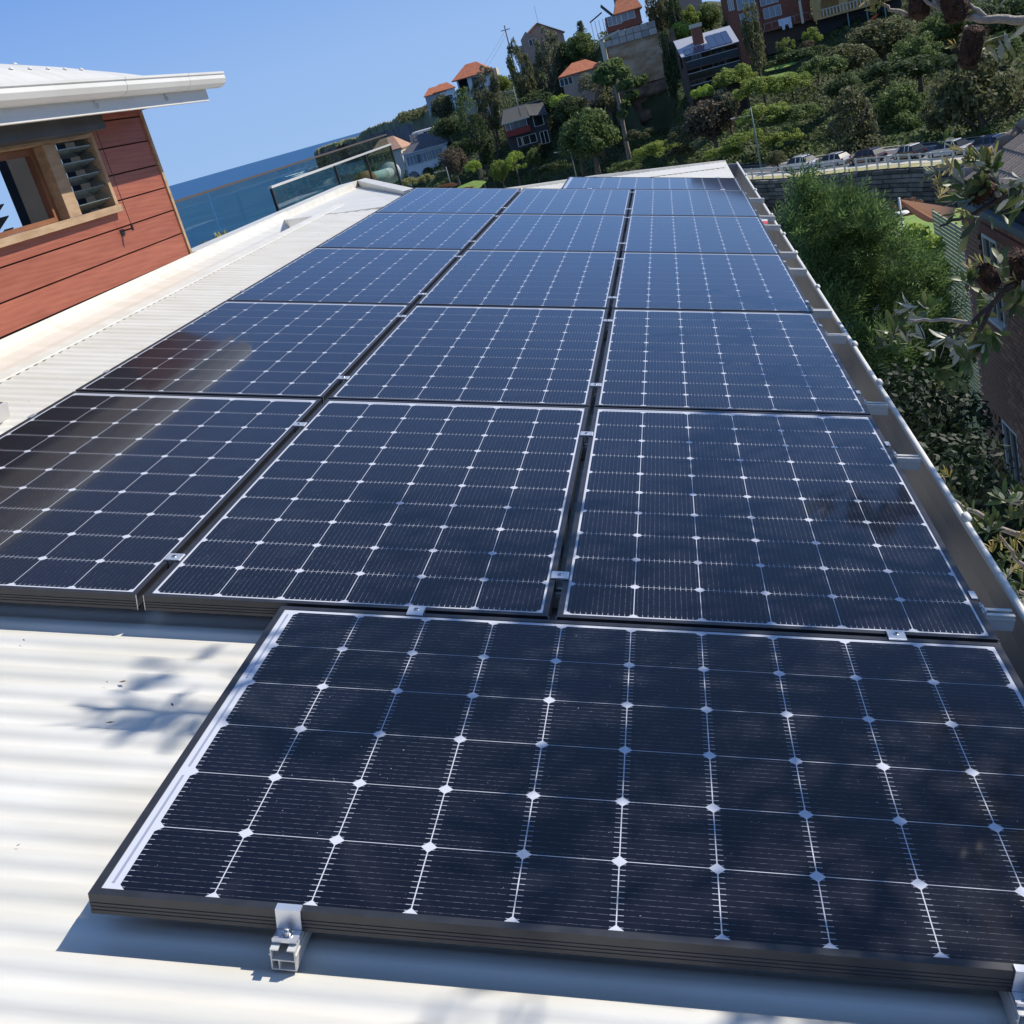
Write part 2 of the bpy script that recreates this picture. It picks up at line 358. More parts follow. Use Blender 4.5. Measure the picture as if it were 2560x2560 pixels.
# flashing lap line near the far edge
q0, q1 = p2w(-1.05, 8.62, -.082), p2w(1.0, 11.2, -.082)
b.sheet([q0, q1, q1 + (-.30, .28, .03), q0 + (-.24, .20, .02)], (0, 0, .004)); hpart(b, 'ridge_flashing', M['white_steel'])
b = MB(); a0 = p2w(-1.08, -1.02, -.078); a1 = p2w(-.60, -1.62, -.078)
dd = (a1 - a0); sd = p2w(-.05, -.035, 0)
b.sheet([a0, a1, a1 + sd, a0 + sd], (0, 0, .004)); hpart(b, 'valley_strip', M['white_steel'])
b = pstrip([(1.0, -.106), (1.005, -.20), (1.01, -.225), (1.10, -.235), (1.125, -.215), (1.137, -.16), (1.139, -.095)], -3.5, 11.7, .003)
hpart(b, 'gutter', M['gutter_steel'])
b = MB(); b.tube([p2w(1.148, -3.5, -.090), p2w(1.148, 11.8, -.090)], .0115, 10); hpart(b, 'gutter_lip', M['cream_steel'], True)
b = MB(); b.hexa([p2w(1.0, 11.68, -.24), p2w(1.15, 11.68, -.24), p2w(1.15, 11.72, -.24), p2w(1.0, 11.72, -.24), p2w(.99, 11.68, -.10), p2w(1.15, 11.68, -.09), p2w(1.15, 11.72, -.09), p2w(.99, 11.72, -.10)])
hpart(b, 'gutter_end', M['gutter_steel'])
clip = None
for y in (.9, 2.35, 3.0, 4.35, 5.5, 6.3, 7.3, 9.0, 10.3):
    b = MB(); c0 = p2w(1.15, y, -.079); b.tube([c0 + p2w(0, -.022, -.004), c0 + p2w(0, -.014, .004), c0 + p2w(0, .014, .004), c0 + p2w(0, .022, -.004)], [.006, .013, .013, .006], 8)
    hpart(b, 'gutter_clip', M['cream_steel'], True)
# litter in the gutter
def leaf_outline(l, w, k=5, bend=.15):
    vs = []; 
    for i in range(k + 1):
        t = i / k; ww = w * (math.sin(math.pi * t ** 1.5) ** .8 if 0 < t < 1 else .08); vs += [(-ww / 2, l * t, bend * l * t * t + .12 * ww), (0, l * t, bend * l * t * t), (ww / 2, l * t, bend * l * t * t + .12 * ww)]
    fs = []
    for i in range(k):
        a = 3 * i; fs += [(a, a + 1, a + 4, a + 3), (a + 1, a + 2, a + 5, a + 4)]
    return vs, fs
M['dead_leaf'] = leafmat('dead_leaf', [(.10, .05, .025), (.20, .12, .06), (.06, .04, .03)], .6, 0)
V = []; Fq = []
for i in range(150):
    l = random.uniform(.03, .07); vs, fs = leaf_outline(l, l * .3, 2, .1)
    y = random.choice([random.gauss(-.10, .12), random.uniform(-.6, 1.0)]) if i < 120 else random.uniform(1, 11)
    m = Matrix.Translation(p2w(random.uniform(1.02, 1.12), y, -.226 + random.random() * (.03 if i < 110 else .006))) @ Matrix.Rotation(random.uniform(0, 6.28), 4, 'Z') @ Matrix.Rotation(random.gauss(0, .25), 4, 'X')
    bb = len(V); V += [tuple(m @ Vector(p)) for p in vs]; Fq += [tuple(bb + j for j in f) for f in fs]
tag(link('leaf_litter', npmesh('leaf_litter', V, Fq, M['dead_leaf'])), 'brown dead leaves lying in the metal gutter beside the panels', 'leaf litter', kind='stuff')

# ================================================================== SOLAR PANELS
PW, PL = 0.992, 1.650
def frame_mesh():
    b = MB()
    prof = [(0, 0), (.0145, 0), (.0145, -.0026), (.005, -.0045), (.005, -.0365), (.028, -.0375), (.028, -.040), (0, -.040),
            (0, -.0325), (.0016, -.0315), (0, -.0305), (0, -.0255), (.0016, -.0245), (0, -.0235), (0, -.0185), (.0016, -.0175), (0, -.0165)]
    n = len(prof)
    def bar(f, Lg):
        vs = [f(a, a, z) for a, z in prof] + [f(a, Lg - a, z) for a, z in prof]
        b.add(vs, [(i, i + n, (i + 1) % n + n, (i + 1) % n) for i in range(n)])
    bar(lambda a, s, z: (a, s, z), PL); bar(lambda a, s, z: (PW - a, s, z), PL)
    bar(lambda a, s, z: (s, a, z), PW); bar(lambda a, s, z: (s, PL - a, z), PW)
    return b.mesh('frame', M['black_frame'])
def cell_mesh():
    h, c = .0783, .0122; o = [(h, h - c), (h - c, h), (-h + c, h), (-h, h - c), (-h, -h + c), (-h + c, -h), (h - c, -h), (h, -h + c)]
    return MB().prism_z(o, -.0004, 0).mesh('cell', M['cell'])
ME_frame, ME_cell = frame_mesh(), cell_mesh()
ME_sheet = MB().box(.006, PW - .006, .006, PL - .006, -.0065, -.0021).mesh('backsheet', M['backsheet'])
M['ribbon'] = pbr('ribbon', (.42, .44, .50), .35, metal=.3, coat=1)
b = MB()
for k in range(3): b.box(.030 + k * .3175, .030 + k * .3175 + .290, PL - .0305, PL - .0255, -.0021, -.00165)
ME_ribbon = b.mesh('ribbon', M['ribbon'])
b = MB(); b.box(-.0012, .0002, -.0012, .0002, -.040, .0); b.box(PW - .0002, PW + .0012, -.0012, .0002, -.040, .0); ME_edge = b.mesh('cut_corner', M['cut_edge'])
M['junction'] = pbr('junction', (.012, .012, .012), .5)
ME_jb = MB().box(PW / 2 - .06, PW / 2 + .06, PL - .18, PL - .08, -.030, -.0066).mesh('junction_box', M['junction'])
def panel(m, label, group='black framed solar panels on the white roof', sh=0.0):
    t = thing('photovoltaic_module', label, 'solar panel', m, group)
    link('frame', ME_frame, t); link('backsheet', ME_sheet, t); link('ribbon', ME_ribbon, t); link('cut_corner', ME_edge, t); link('junction_box', ME_jb, t)
    for i in range(6):
        for j in range(10):
            o = link('cell', ME_cell, t); o.location = (sh + .01975 + .15875 * (i + .5), .0225 + .15875 * (j + .5), -.0017)
    return t
ROWY = [0, 1.667, 3.335, 5.003, 6.67]; COLX = [-2.024, -1.012, 0.0]
cn = ['left column beside the bare white roof', 'middle column', 'right column beside the gutter']
rn = ['nearest upright panel of the {}', 'second upright panel from the near end of the {}', 'third upright panel from the near end of the {}', 'fourth upright panel from the near end of the {}', 'farthest upright panel of the {}']
for r_, y in enumerate(ROWY):
    for c_, x in enumerate(COLX):
        j = random.uniform(-.0008, .0008)
        m = roof_matrix(x, y, j)
        if r_ == 1 and c_ == 0: m = roof_matrix(x, y, .001)
        panel(m, rn[r_].format(cn[c_]))
XP, YP = -0.6596, -0.0175
mP = roof_matrix(XP + PL, YP - PW, 0) @ Matrix.Rotation(math.pi / 2, 4, 'Z')
panel(mP, 'large sideways solar panel in the foreground with shadows of leaves on it', sh=-.005)
mQ = roof_matrix(-.6647 + PL, 8.33, 0) @ Matrix.Rotation(math.pi / 2, 4, 'Z')
panel(mQ, 'sideways solar panel at the far end against the bare white roof edge')

# rails and clamps
def rail_mesh(Lr, name='rail_body'):
    b = MB(); t = .0022; h = .040; w = .040     # cross-section in yz, along x
    b.box(0, Lr, -w / 2, w / 2, 0, t); b.box(0, Lr, w / 2 - t, w / 2, t, h); b.box(0, Lr, -w / 2, -w / 2 + t, t, h)
    b.box(0, Lr, -w / 2 + t, w / 2 - t, .018, .018 + t); b.box(0, Lr, -w / 2 + t, -w / 2 + .013, h - t, h); b.box(0, Lr, w / 2 - .013, w / 2 - t, h - t, h)
    b.box(0, Lr, .006, .006 + t, t, .018); b.box(0, Lr, -w / 2 - .002, -w / 2, .028, .031); b.box(0, Lr, w / 2, w / 2 + .002, .028, .031)
    return b.mesh(name, M['alu_dull'])
b = MB(); b.prism_y([(-.0225, .0008), (-.0225, .0030), (-.0195, .0046), (.0195, .0046), (.0225, .0030), (.0225, .0008)], -.0195, .0195); b.box(-.0085, -.0063, -.0195, .0195, -.030, .0008); b.box(.0063, .0085, -.0195, .0195, -.030, .0008)
ME_mid = b.mesh('mid_clamp', M['alu'])
b = MB(); b.tube([(0, 0, .0044), (0, 0, .0058), (0, 0, .0066)], [.0068, .0068, .0058], 14); ME_bolt = b.mesh('bolt', M['steel_bolt'], True)
b = MB(); b.tube([(0, 0, .0064), (0, 0, .0069)], [.0033, .0033], 6); ME_sock = b.mesh('bolt_socket', M['rubber'])
# end clamp: lip reaches over the frame towards -x, foot on the rail
b = MB(); b.box(-.010, .0045, -.020, .020, .0006, .0034); b.box(.0015, .0045, -.020, .020, -.034, .0006); b.box(.0045, .030, -.020, .020, -.0375, -.0345); b.box(.027, .030, -.020, .020, -.0345, -.031)
ME_end = b.mesh('end_clamp', M['alu'])
b = MB(); b.tube([(.017, 0, -.0345), (.017, 0, -.033)], [.0095, .0095], 14); b.tube([(.017, 0, -.033), (.017, 0, -.024), (.017, 0, -.0225)], [.0062, .0062, .0052], 12); b.tube([(.017, 0, -.0225), (.017, 0, -.018)], [.0035, .0035], 10); ME_ebolt = b.mesh('bolt', M['steel_bolt'], False)
def rail(m, Lr, label, mids, ends, swap=False):
    """rail along local x; mids: x of mid clamps; ends: (x, direction)"""
    t = thing('mounting_rail', label, 'mounting rail', m, 'aluminium mounting rails under the panels')
    link('rail_body', rail_mesh(Lr), t)
    for x in mids:
        c = link('mid_clamp', ME_mid, t, Matrix.Translation((x, 0, .080)))
        link('bolt', ME_bolt, c); link('bolt_socket', ME_sock, c)
    for x, s in ends:
        c = link('end_clamp', ME_end, t, Matrix.Translation((x, 0, .080)) @ Matrix.Rotation(0 if s > 0 else math.pi, 4, 'Z'))
        link('bolt', ME_ebolt, c)
    return t
ry = [(.215, 1.330), (1.930, 3.036), (3.568, 4.715), (5.30, 6.50), (6.98, 8.08)]
rowname = ['nearest row of upright panels', 'second row of upright panels', 'third row of upright panels', 'fourth row of upright panels', 'farthest row of upright panels']
for r_, (a, c) in enumerate(ry):
    for k, y in enumerate((a, c)):
        xe = 1.088 + .008 * y
        m = roof_matrix(-2.058, y, -.080)
        rail(m, xe + 2.058, 'aluminium rail under the %s end of the %s' % (('near', 'far')[k], rowname[r_]),
             [-1.022 + 2.058, -.010 + 2.058], [(-2.024 + 2.058, -1), (.992 + 2.058, 1)])
def yrail(x, y0, y1, label, mids, ends):
    m = roof_matrix(x, y0, -.080) @ Matrix.Rotation(math.pi / 2, 4, 'Z')
    return rail(m, y1 - y0, label, [q - y0 for q in mids], [(q - y0, s) for q, s in ends])
yrail(-.332, -1.052, .17, 'open rail end with a bolted clamp on the left of the foreground panel front edge', [-.009], [(-1.0095, -1)])
yrail(.768, -1.052, .17, 'open rail end under the foreground panel near the right picture edge', [-.009], [(-1.0095, -1)])
yrail(-.40, 8.12, 9.36, 'rail under the left part of the far sideways panel', [8.325], [(9.322, 1)])
yrail(.80, 8.12, 9.36, 'rail under the right part of the far sideways panel', [8.325], [(9.322, 1)])
b = MB(); b.tube([(0, 0, 0), (.05, .10, .005), (.06, .22, .02), (.03, .33, .035)], .0035, 6); b.build('cable', M['rubber'], tag(thing('solar_cable', 'thin dark cable hanging in the gutter beside the second row', 'cable', roof_matrix(1.02, 3.75, -.19))), True)
b = MB(); b.box(0, .05, 0, .035, 0, .003); t = thing('cable_tag', 'small red and white tag hanging beside the far right panels over the gutter', 'tag', roof_matrix(1.03, 6.85, -.085) @ Matrix.Rotation(.5, 4, 'X'))
b.build('red_half', pbr('tag_red', (.65, .03, .06), .5), t); MB().box(0, .05, .035, .06, 0, .003).build('white_half', M['pale_wall'], t)
# grey box left of the array
t = thing('roof_skylight', 'low grey box with metal rim at the left picture edge beside the nearest left panel', 'skylight', roof_matrix(-2.95, .2, -.085))
b = MB(); b.box(0, .70, 0, 1.36, 0, .062); b.build('rim', M['alu_dull'], t); MB().box(.012, .688, .012, 1.348, .062, .066).build('glass', pbr('sky_glass', (.16, .155, .165), .18, var=.2), t)

# ================================================================== RED TIMBER ROOM
room = thing('timber_room', 'red timber clad room at left with louvre window, cream gutter and curved pale roof', 'building', TR(-3.1, 5.62, -8))
RI = TR(3.1, -5.62, 8)
def rpart(mb, name, mat, smooth=False): return mb.build(name, mat, room, smooth, RI)
G = [.648, .807, .975, 1.137, 1.297, 1.466, 1.633, 1.80]; g = .0045
for i in range(7):
    z0, z1 = G[i] + g, G[i + 1] - g
    b = MB(); Y0, Y1 = -2.0, 5.612
    if z1 < 1.072 or z0 > 1.577: b.box(-3.118, -3.10, Y0, Y1, z0, z1)
    elif z0 > 1.072 and z1 < 1.577: b.box(-3.118, -3.10, 4.782, Y1, z0, z1)
    elif z0 < 1.072: b.prism_x([(Y0, z0), (Y1, z0), (Y1, z1), (4.782, z1), (4.782, 1.071), (Y0, 1.071)], -3.118, -3.10)
    else: b.prism_x([(4.782, z0), (Y1, z0), (Y1, z1), (Y0, z1), (Y0, 1.578), (4.782, 1.578)], -3.118, -3.10)
    rpart(b, 'board', M['red_board'])
b = MB(); b.box(-3.19, -3.12, -2, 5.61, .40, 1.07); b.box(-3.19, -3.12, 4.785, 5.61, 1.07, 1.58); b.box(-3.19, -3.12, -2, 5.61, 1.58, 1.86)
rpart(b, 'wall_core', pbr('core', (.06, .02, .015), .9))
b = MB(); b.box(-3.125, -3.088, 5.613, 5.648, .64, 1.80); rpart(b, 'corner_trim', M['raw_wood'])
b = MB(); b.box(-3.10, -3.06, -2, 5.60, .585, .642); rpart(b, 'shade_strip', pbr('shade_grey', (.45, .45, .45), .6))  # grey strip stands in for the shadowed gap under the boards
b = MB(); b.box(-3.19, -3.055, 1.0, 4.782, 1.072, 1.116); rpart(b, 'window_sill', M['raw_wood'])
b = MB(); b.box(-3.19, -3.07, 4.742, 4.782, 1.118, 1.578); b.box(-3.19, -3.07, 1.0, 4.740, 1.546, 1.578); b.box(-3.188, -3.072, 4.140, 4.285, 1.118, 1.544); rpart(b, 'window_frame', M['raw_wood'])
b = MB(); b.box(-3.175, -3.135, 4.085, 4.138, 1.118, 1.544); b.box(-3.175, -3.135, 1.0, 4.083, 1.505, 1.544); b.box(-3.175, -3.135, 1.0, 4.083, 1.118, 1.145); rpart(b, 'sash', pbr('sash_wood', (.24, .10, .045), .55, var=.2))
for k in range(5):
    z = 1.155 + .083 * k
    b = MB(); b.prism_y([(-.055, -.03), (.045, .012), (.045, .018), (-.055, -.024)], 4.287, 4.740)
    b.v = [(x - 3.13, y, zz + z) for x, y, zz in b.v]; rpart(b, 'louvre_blade', pbr('louvre%d' % k, (.13, .17, .17), .08, spec=.8) if k == 0 else bpy.data.materials['louvre0'])
for k in range(6):
    z = 1.13 + .07 * k
    b = MB(); b.prism_y([(-.05, -.04), (.04, .02), (.04, .025), (-.05, -.035)], 3.98, 4.08)
    b.v = [(x - 3.45, y, zz + z) for x, y, zz in b.v]; rpart(b, 'louvre_blade', bpy.data.materials['louvre0'])
def ybk(a, c, X): return hitp(a / 3.01875, 100 + c / 3.01875, (1, 0, 0), (X, 0, 0))[1]
XB = -5.6
ya, yb, yc = ybk(135, 1130, XB), ybk(395, 1000, XB), ybk(575, 1010, XB)
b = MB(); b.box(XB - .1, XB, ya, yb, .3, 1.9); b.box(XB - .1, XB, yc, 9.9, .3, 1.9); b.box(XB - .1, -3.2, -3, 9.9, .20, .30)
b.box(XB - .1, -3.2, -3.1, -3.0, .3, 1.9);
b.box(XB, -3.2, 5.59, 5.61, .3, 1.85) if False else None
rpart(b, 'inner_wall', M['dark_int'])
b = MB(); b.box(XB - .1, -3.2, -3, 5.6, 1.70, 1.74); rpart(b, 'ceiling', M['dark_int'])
b = MB(); b.box(-3.06, -2.90, -2, 4.645, 1.563, 1.676); rpart(b, 'window_hood', M['dark_hood'])
b = MB(); b.box(-2.745, -2.715, -2, 5.98, 1.625, 1.735); rpart(b, 'fascia', M['cream_steel'])
b = MB(); b.box(-3.35, -2.745, 4.65, 5.98, 1.690, 1.705); rpart(b, 'soffit', pbr('soffit', (.30, .12, .08), .6))
b = MB(); b.box(-3.1, -2.745, -2, 4.645, 1.690, 1.705); rpart(b, 'soffit_panel', M['cream_steel'])
gp = [(-2.72, 1.795), (-2.72, 1.712), (-2.695, 1.700), (-2.655, 1.703), (-2.628, 1.722), (-2.615, 1.752), (-2.620, 1.778), (-2.612, 1.784), (-2.612, 1.797), (-2.622, 1.800), (-2.628, 1.795), (-2.626, 1.755), (-2.64, 1.727), (-2.66, 1.714), (-2.70, 1.712), (-2.712, 1.72), (-2.712, 1.795)]
b = MB().prism_y(gp, -2, 6.17); rpart(b, 'gutter', M['cream_steel'], False)
b = MB().prism_y([(-2.72, 1.795), (-2.72, 1.712), (-2.695, 1.700), (-2.655, 1.703), (-2.628, 1.722), (-2.615, 1.752), (-2.620, 1.778), (-2.612, 1.797)], 6.171, 6.178); rpart(b, 'gutter_end', M['cream_steel'])
for y in (4.52, 5.50):
    b = MB().prism_y([(x + (.002 if x > -2.68 else 0), z - (.002 if z < 1.72 else 0)) for x, z in gp], y, y + .014); rpart(b, 'gutter_joint', M['cream_steel'])
for y in (4.22, 5.22):
    b = MB(); b.box(-2.72, -2.708, y, y + .02, 1.66, 1.70); b.box(-2.714, -2.70, y + .02, y + .03, 1.655, 1.68); rpart(b, 'gutter_bracket', M['alu_dull'])
nX, nY = 14, 40; V = []
def roofz(X, Y):
    s_ = max(0, -2.70 - X); e_ = max(0, 6.12 - Y)
    return 1.782 + .50 * (1 - math.exp(-s_ / .62)) * (1 - math.exp(-e_ / .80)) + .05 * s_ * 0
for i in range(nX + 1):
    for j in range(nY + 1):
        X = -2.66 - 2.9 * (i / nX) ** 1.5; Y = -2 + 8.12 * (1 - (1 - j / nY) ** 1.7) if False else -2 + 8.12 * (j / nY); V.append((X, Y, roofz(X, Y)))
Fq = [(i * (nY + 1) + j, (i + 1) * (nY + 1) + j, (i + 1) * (nY + 1) + j + 1, i * (nY + 1) + j + 1) for i in range(nX) for j in range(nY)]
link('curved_roof', npmesh('curved_roof', V, Fq, M['white_steel'], True), room, RI)
ME_cap = MB().tube([(0, 0, 0), (0, 0, .004), (0, 0, .010), (0, 0, .014)], [.016, .016, .008, .004], 10).mesh('roof_screw', M['cream_steel'], True)
for k, (X, Y) in enumerate([(-2.95, 3.3 + .2 * q) for q in range(8)] + [(-3.3, 3.6), (-3.3, 4.6)]):
    link('roof_screw', ME_cap, room, RI @ Matrix.Translation((X, Y, roofz(X, Y))))
b = MB(); b.box(-3.10, -3.02, 4.735, 4.755, .948, .958); b.box(-3.10, -3.092, 4.72, 4.77, .925, .965); b.tube([(-3.02, 4.745, .94), (-3.02, 4.745, .975)], .008, 8); rpart(b, 'stay_bracket', M['dark_steel'])
b = MB(); b.tube([(-3.02, 4.745, .975), (-3.02, 4.742, 1.563)], .0022, 6); rpart(b, 'stay_wire', M['dark_steel'])

# ------------------------------------------------------------------ glass balustrades behind the parapet
def balustrade(X, ys, z0, z1, label, railmat, postmat, railr=.018, posts=True, gap=.02):
    t = thing('glass_balustrade', label, 'balustrade', TR(X, ys[0], z0)); I = TR(-X, -ys[0], -z0)
    for a, c in zip(ys[:-1], ys[1:]):
        b = MB(); b.box(X - .006, X + .006, a + gap, c - gap, z0, z1 - .02); b.build('glass_pane', M['glass_green'], t, False, I)
    b = MB(); b.box(X - railr, X + railr, ys[0] - .02, ys[-1] + .02, z1 - .022, z1); b.build('top_rail', railmat, t, False, I)
    if posts:
        for y in ys:
            b = MB(); b.box(X - .012, X + .012, y - .014, y + .014, z0, z1 - .024); b.build('post', postmat, t, False, I)
    return t
balustrade(-3.42, [8.62, 10.93, 12.40, 13.85], -.10, .885, 'near glass balustrade with dark posts and grey top rail behind the white parapet', M['alu_dull'], M['dark_steel'])
balustrade(-4.05, [6.2, 8.6, 11.2, 13.8, 16.4], -.05, 1.005, 'long frameless glass screen with thin brown rail running from the timber room towards the sea', pbr('brown_rail', (.10, .075, .06), .5), M['dark_steel'], .008, False)
b = MB(); b.box(-5.8, -3.33, 4.0, 16.6, -.25, -.10); tag(b.build('terrace', M['concrete']), kind='structure')
# white vent pipe with brown collar beyond the balustrade
vp = thing('vent_pipe', 'white pipe with a round cap and brown collar seen through the glass balustrade', 'pipe', TR(-3.9, 14.5, 0))
def lp(u, v, d): return at(u, v, d)
q = [lp(905, 452, 15.5), lp(922, 447, 15.8), lp(975, 432, 17)]
MB().tube(q[1:], .075, 14).build('pipe', M['pale_wall'], vp, True, TR(3.9, -14.5, 0))
MB().tube([q[0], q[1]], .11, 14).build('collar', pbr('rust', (.42, .17, .07), .7), vp, True, TR(3.9, -14.5, 0))
dq = (q[2] - q[1]) / np.linalg.norm(q[2] - q[1])
MB().tube([q[2], q[2] + dq * .05], [.15, .15], 16).build('cap', M['pale_wall'], vp, True, TR(3.9, -14.5, 0))
MB().tube([q[0], q[0] + (0, 0, -1.5)], .08, 12).build('riser', M['pale_wall'], vp, True, TR(3.9, -14.5, 0))
# small succulents
M['succulent'] = leafmat('succulent', [(.30, .30, .05), (.42, .36, .06), (.20, .24, .06)], .5, .1)
for k, (u, v, s_, lab) in enumerate([(555, 590, 1.0, 'largest yellow green succulent just behind the white parapet'), (511, 612, .75, 'small yellow succulent between the timber room corner and the larger one'), (484, 626, .6, 'tiny yellow succulent at the corner of the timber room')]):
    p = hitp(u, v, (1, 0, 0), (-3.36, 0, 0)); t = thing('succulent', lab, 'plant', TR(p[0], p[1], p[2] - .03), 'succulents behind the parapet')
    V = []; Fq = []
    for i in range(46):
        vs, fs = leaf_outline(.055 * s_ * random.uniform(.7, 1.2), .018 * s_, 2, .2)
        m = Matrix.Translation((random.gauss(0, .028) * s_, random.gauss(0, .045) * s_, random.uniform(-.03, .03) * s_)) @ Matrix.Rotation(random.uniform(0, 6.28), 4, 'Z') @ Matrix.Rotation(random.uniform(.2, 1.3), 4, 'X')
        bb = len(V); V += [tuple(m @ Vector(x)) for x in vs]; Fq += [tuple(bb + j for j in f) for f in fs]
    link('leaves', npmesh('leaves', V, Fq, M['succulent']), t); MB().tube([(0, 0, -.3), (0, 0, 0)], .01, 6).build('stem', M['dead_leaf'], t)

# ================================================================== SEA, GROUND, ROAD
SEA = -36.0; ROADZ = -16.0
m, t, b_ = new_mat('sea_water'); M['sea'] = m
tc = t.nodes.new('ShaderNodeTexCoord'); n = t.nodes.new('ShaderNodeTexNoise'); n.inputs['Scale'].default_value = .02; n.inputs['Detail'].default_value = 9
t.links.new(tc.outputs['Object'], n.inputs['Vector']); cr = t.nodes.new('ShaderNodeValToRGB'); t.links.new(n.outputs[0], cr.inputs[0])
cr.color_ramp.elements[0].color = (.020, .085, .21, 1); cr.color_ramp.elements[1].color = (.032, .115, .24, 1); cr.color_ramp.elements[0].position = .4; cr.color_ramp.elements[1].position = .6
t.links.new(cr.outputs[0], b_.inputs['Base Color']); b_.inputs['Roughness'].default_value = .45; b_.inputs['Specular IOR Level'].default_value = .12
n2 = t.nodes.new('ShaderNodeTexNoise'); n2.inputs['Scale'].default_value = .25; n2.inputs['Detail'].default_value = 8; t.links.new(tc.outputs['Object'], n2.inputs['Vector'])
bp = t.nodes.new('ShaderNodeBump'); bp.inputs['Strength'].default_value = .8; bp.inputs['Distance'].default_value = 1.0; t.links.new(n2.outputs[0], bp.inputs['Height']); t.links.new(bp.outputs[0], b_.inputs['Normal'])
k = 96; V = [(0, 0, SEA)] + [(60000 * math.cos(2 * math.pi * i / k), 60000 * math.sin(2 * math.pi * i / k), SEA) for i in range(k)]
link_sea = MB().add(V, [(0, i + 1, (i + 1) % k + 1) for i in range(k)]).build('sea', M['sea']); tag(link_sea, kind='structure')

FAZ = [-60, -22, -12, -8, -5.3, -2, 0, 2.9, 4.4, 5.8, 7.3, 9.7, 11.2, 13.6, 20, 60]; FD = [30, 60, 215, 203, 190, 172, 158, 143.5, 137.5, 133.5, 130.2, 124.5, 120.3, 116, 110, 105]
def fenced(a): return float(np.interp(a, FAZ, FD))
TAZ = [-60, -22, -17, -14, -11, -8, -5.3, -2.5, 0, 4, 8, 12, 16, 22, 60]
T_near = [40, 60, 150, 235, 240, 210, 195, 182, 168, 149, 140, 128, 122, 118, 110]      # foot of the slope beyond the road
T_far = [60, 80, 170, 285, 275, 278, 285, 238, 236, 235, 232, 232, 232, 232, 232]
Z_far = [-34, -38, -38, -14, -1.0, 1.5, 6.5, 5.4, 6.0, 2.0, 2.5, 3, 4, 4, 4]
Z_road = [-34, -38, -38, -22, -16.3, -16.3, -16.3, -16.3, -16.3, -16.3, -16.3, -16.3, -16.3, -16.3, -16.3]
T_near = [fenced(a) + 16.5 for a in TAZ]
def terr(x, y):
    dx, dy = x - CW[0], y - CW[1]; a = math.degrees(math.atan2(dx, dy)); d = math.hypot(dx, dy)
    if abs(a) > 60: a = 60 * (1 if a > 0 else -1)
    dn = np.interp(a, TAZ, T_near); df = np.interp(a, TAZ, T_far); zf = np.interp(a, TAZ, Z_far); zr = np.interp(a, TAZ, Z_road)
    wall = dn - 12 if a > -2 else dn - 20
    if d < 30: z = -8
    elif d < wall - 12: z = -8 + (d - 30) / max(1, wall - 42) * (-24 + 8 if a > 0 else zr - 2 + 8)
    elif d < wall: z = -24 if a > 0 else zr - 2
    elif d < dn: z = zr
    elif d < df: z = zr + (zf - zr) * (d - dn) / (df - dn)
    else: z = zf + min(3, (d - df) * (.10 if a > 0 else (-.3 if a > -9 else -.6)))
    tt = min(1, max(0, (d - dn) / max(1, df - dn))); 
    if a > 1: z -= min(1, (a - 1) / 2) * 5.5 * math.sin(math.pi * tt)
    wc = max(0, min(1, (1.9 - abs(a + 1.5)) / .6))
    if wc > 0 and d > dn: zc_ = zr + min(1, (d - dn) / (212 - dn)) * 4.0 if d < 213 else zf; z = z * (1 - wc) + min(z, zc_) * wc if d < 213 else z
    if a < -11 and z < SEA - 4: z = SEA - 4
    return z + (1.1 * math.sin(x * .31 + 1) * math.cos(y * .23) if d > dn + 4 else 0)
aa = np.concatenate([np.arange(-60, -20, 4), np.arange(-20, 20, .5), np.arange(20, 61, 4)])
offs = [-1.7, -1.55, -.9, 0, 8, 16.5] + list(range(20, 150, 3)) + [180, 240, 320]
V = []; nr = 6 + len(offs)
for k in range(nr):
    for a in aa:
        fd = fenced(a)
        d = [0.5, fd * .15, fd * .3, fd * .55, fd * .8, fd - 6][k] if k < 6 else fd + offs[k - 6]
        x, y = CW[0] + d * math.sin(R(a)), CW[1] + d * math.cos(R(a))
        if k < 6: z = -8 if d < 30 else -8 + (d - 30) / max(1, fd - 36) * (-16 if a > 0 else -9)
        elif k in (6,): z = -24 if a > 0 else ROADZ - 1
        elif k in (7, 8, 9, 10, 11): z = ROADZ - .3 if k > 7 else (-24 if a > 0 else ROADZ - .8)
        else: z = terr(x, y)
        if a < -13: z = min(z, -20 - 16 * min(1, (-13 - a) / 5))
        V.append((x, y, z))
na = len(aa); Fq = [(i * na + j, i * na + j + 1, (i + 1) * na + j + 1, (i + 1) * na + j) for i in range(nr - 1) for j in range(na - 1)]
M['ground'] = pbr('ground', (.030, .045, .018), .9, col2=(.075, .085, .035), vscale=.22, bump=.6, bscale=1.5)
tag(link('ground', npmesh('ground', V, Fq, M['ground'])), kind='structure')
b = MB(); b.box(-30, 30, -60, 12, -8.4, -8.05); tag(b.build('yard', M['ground']), kind='structure')

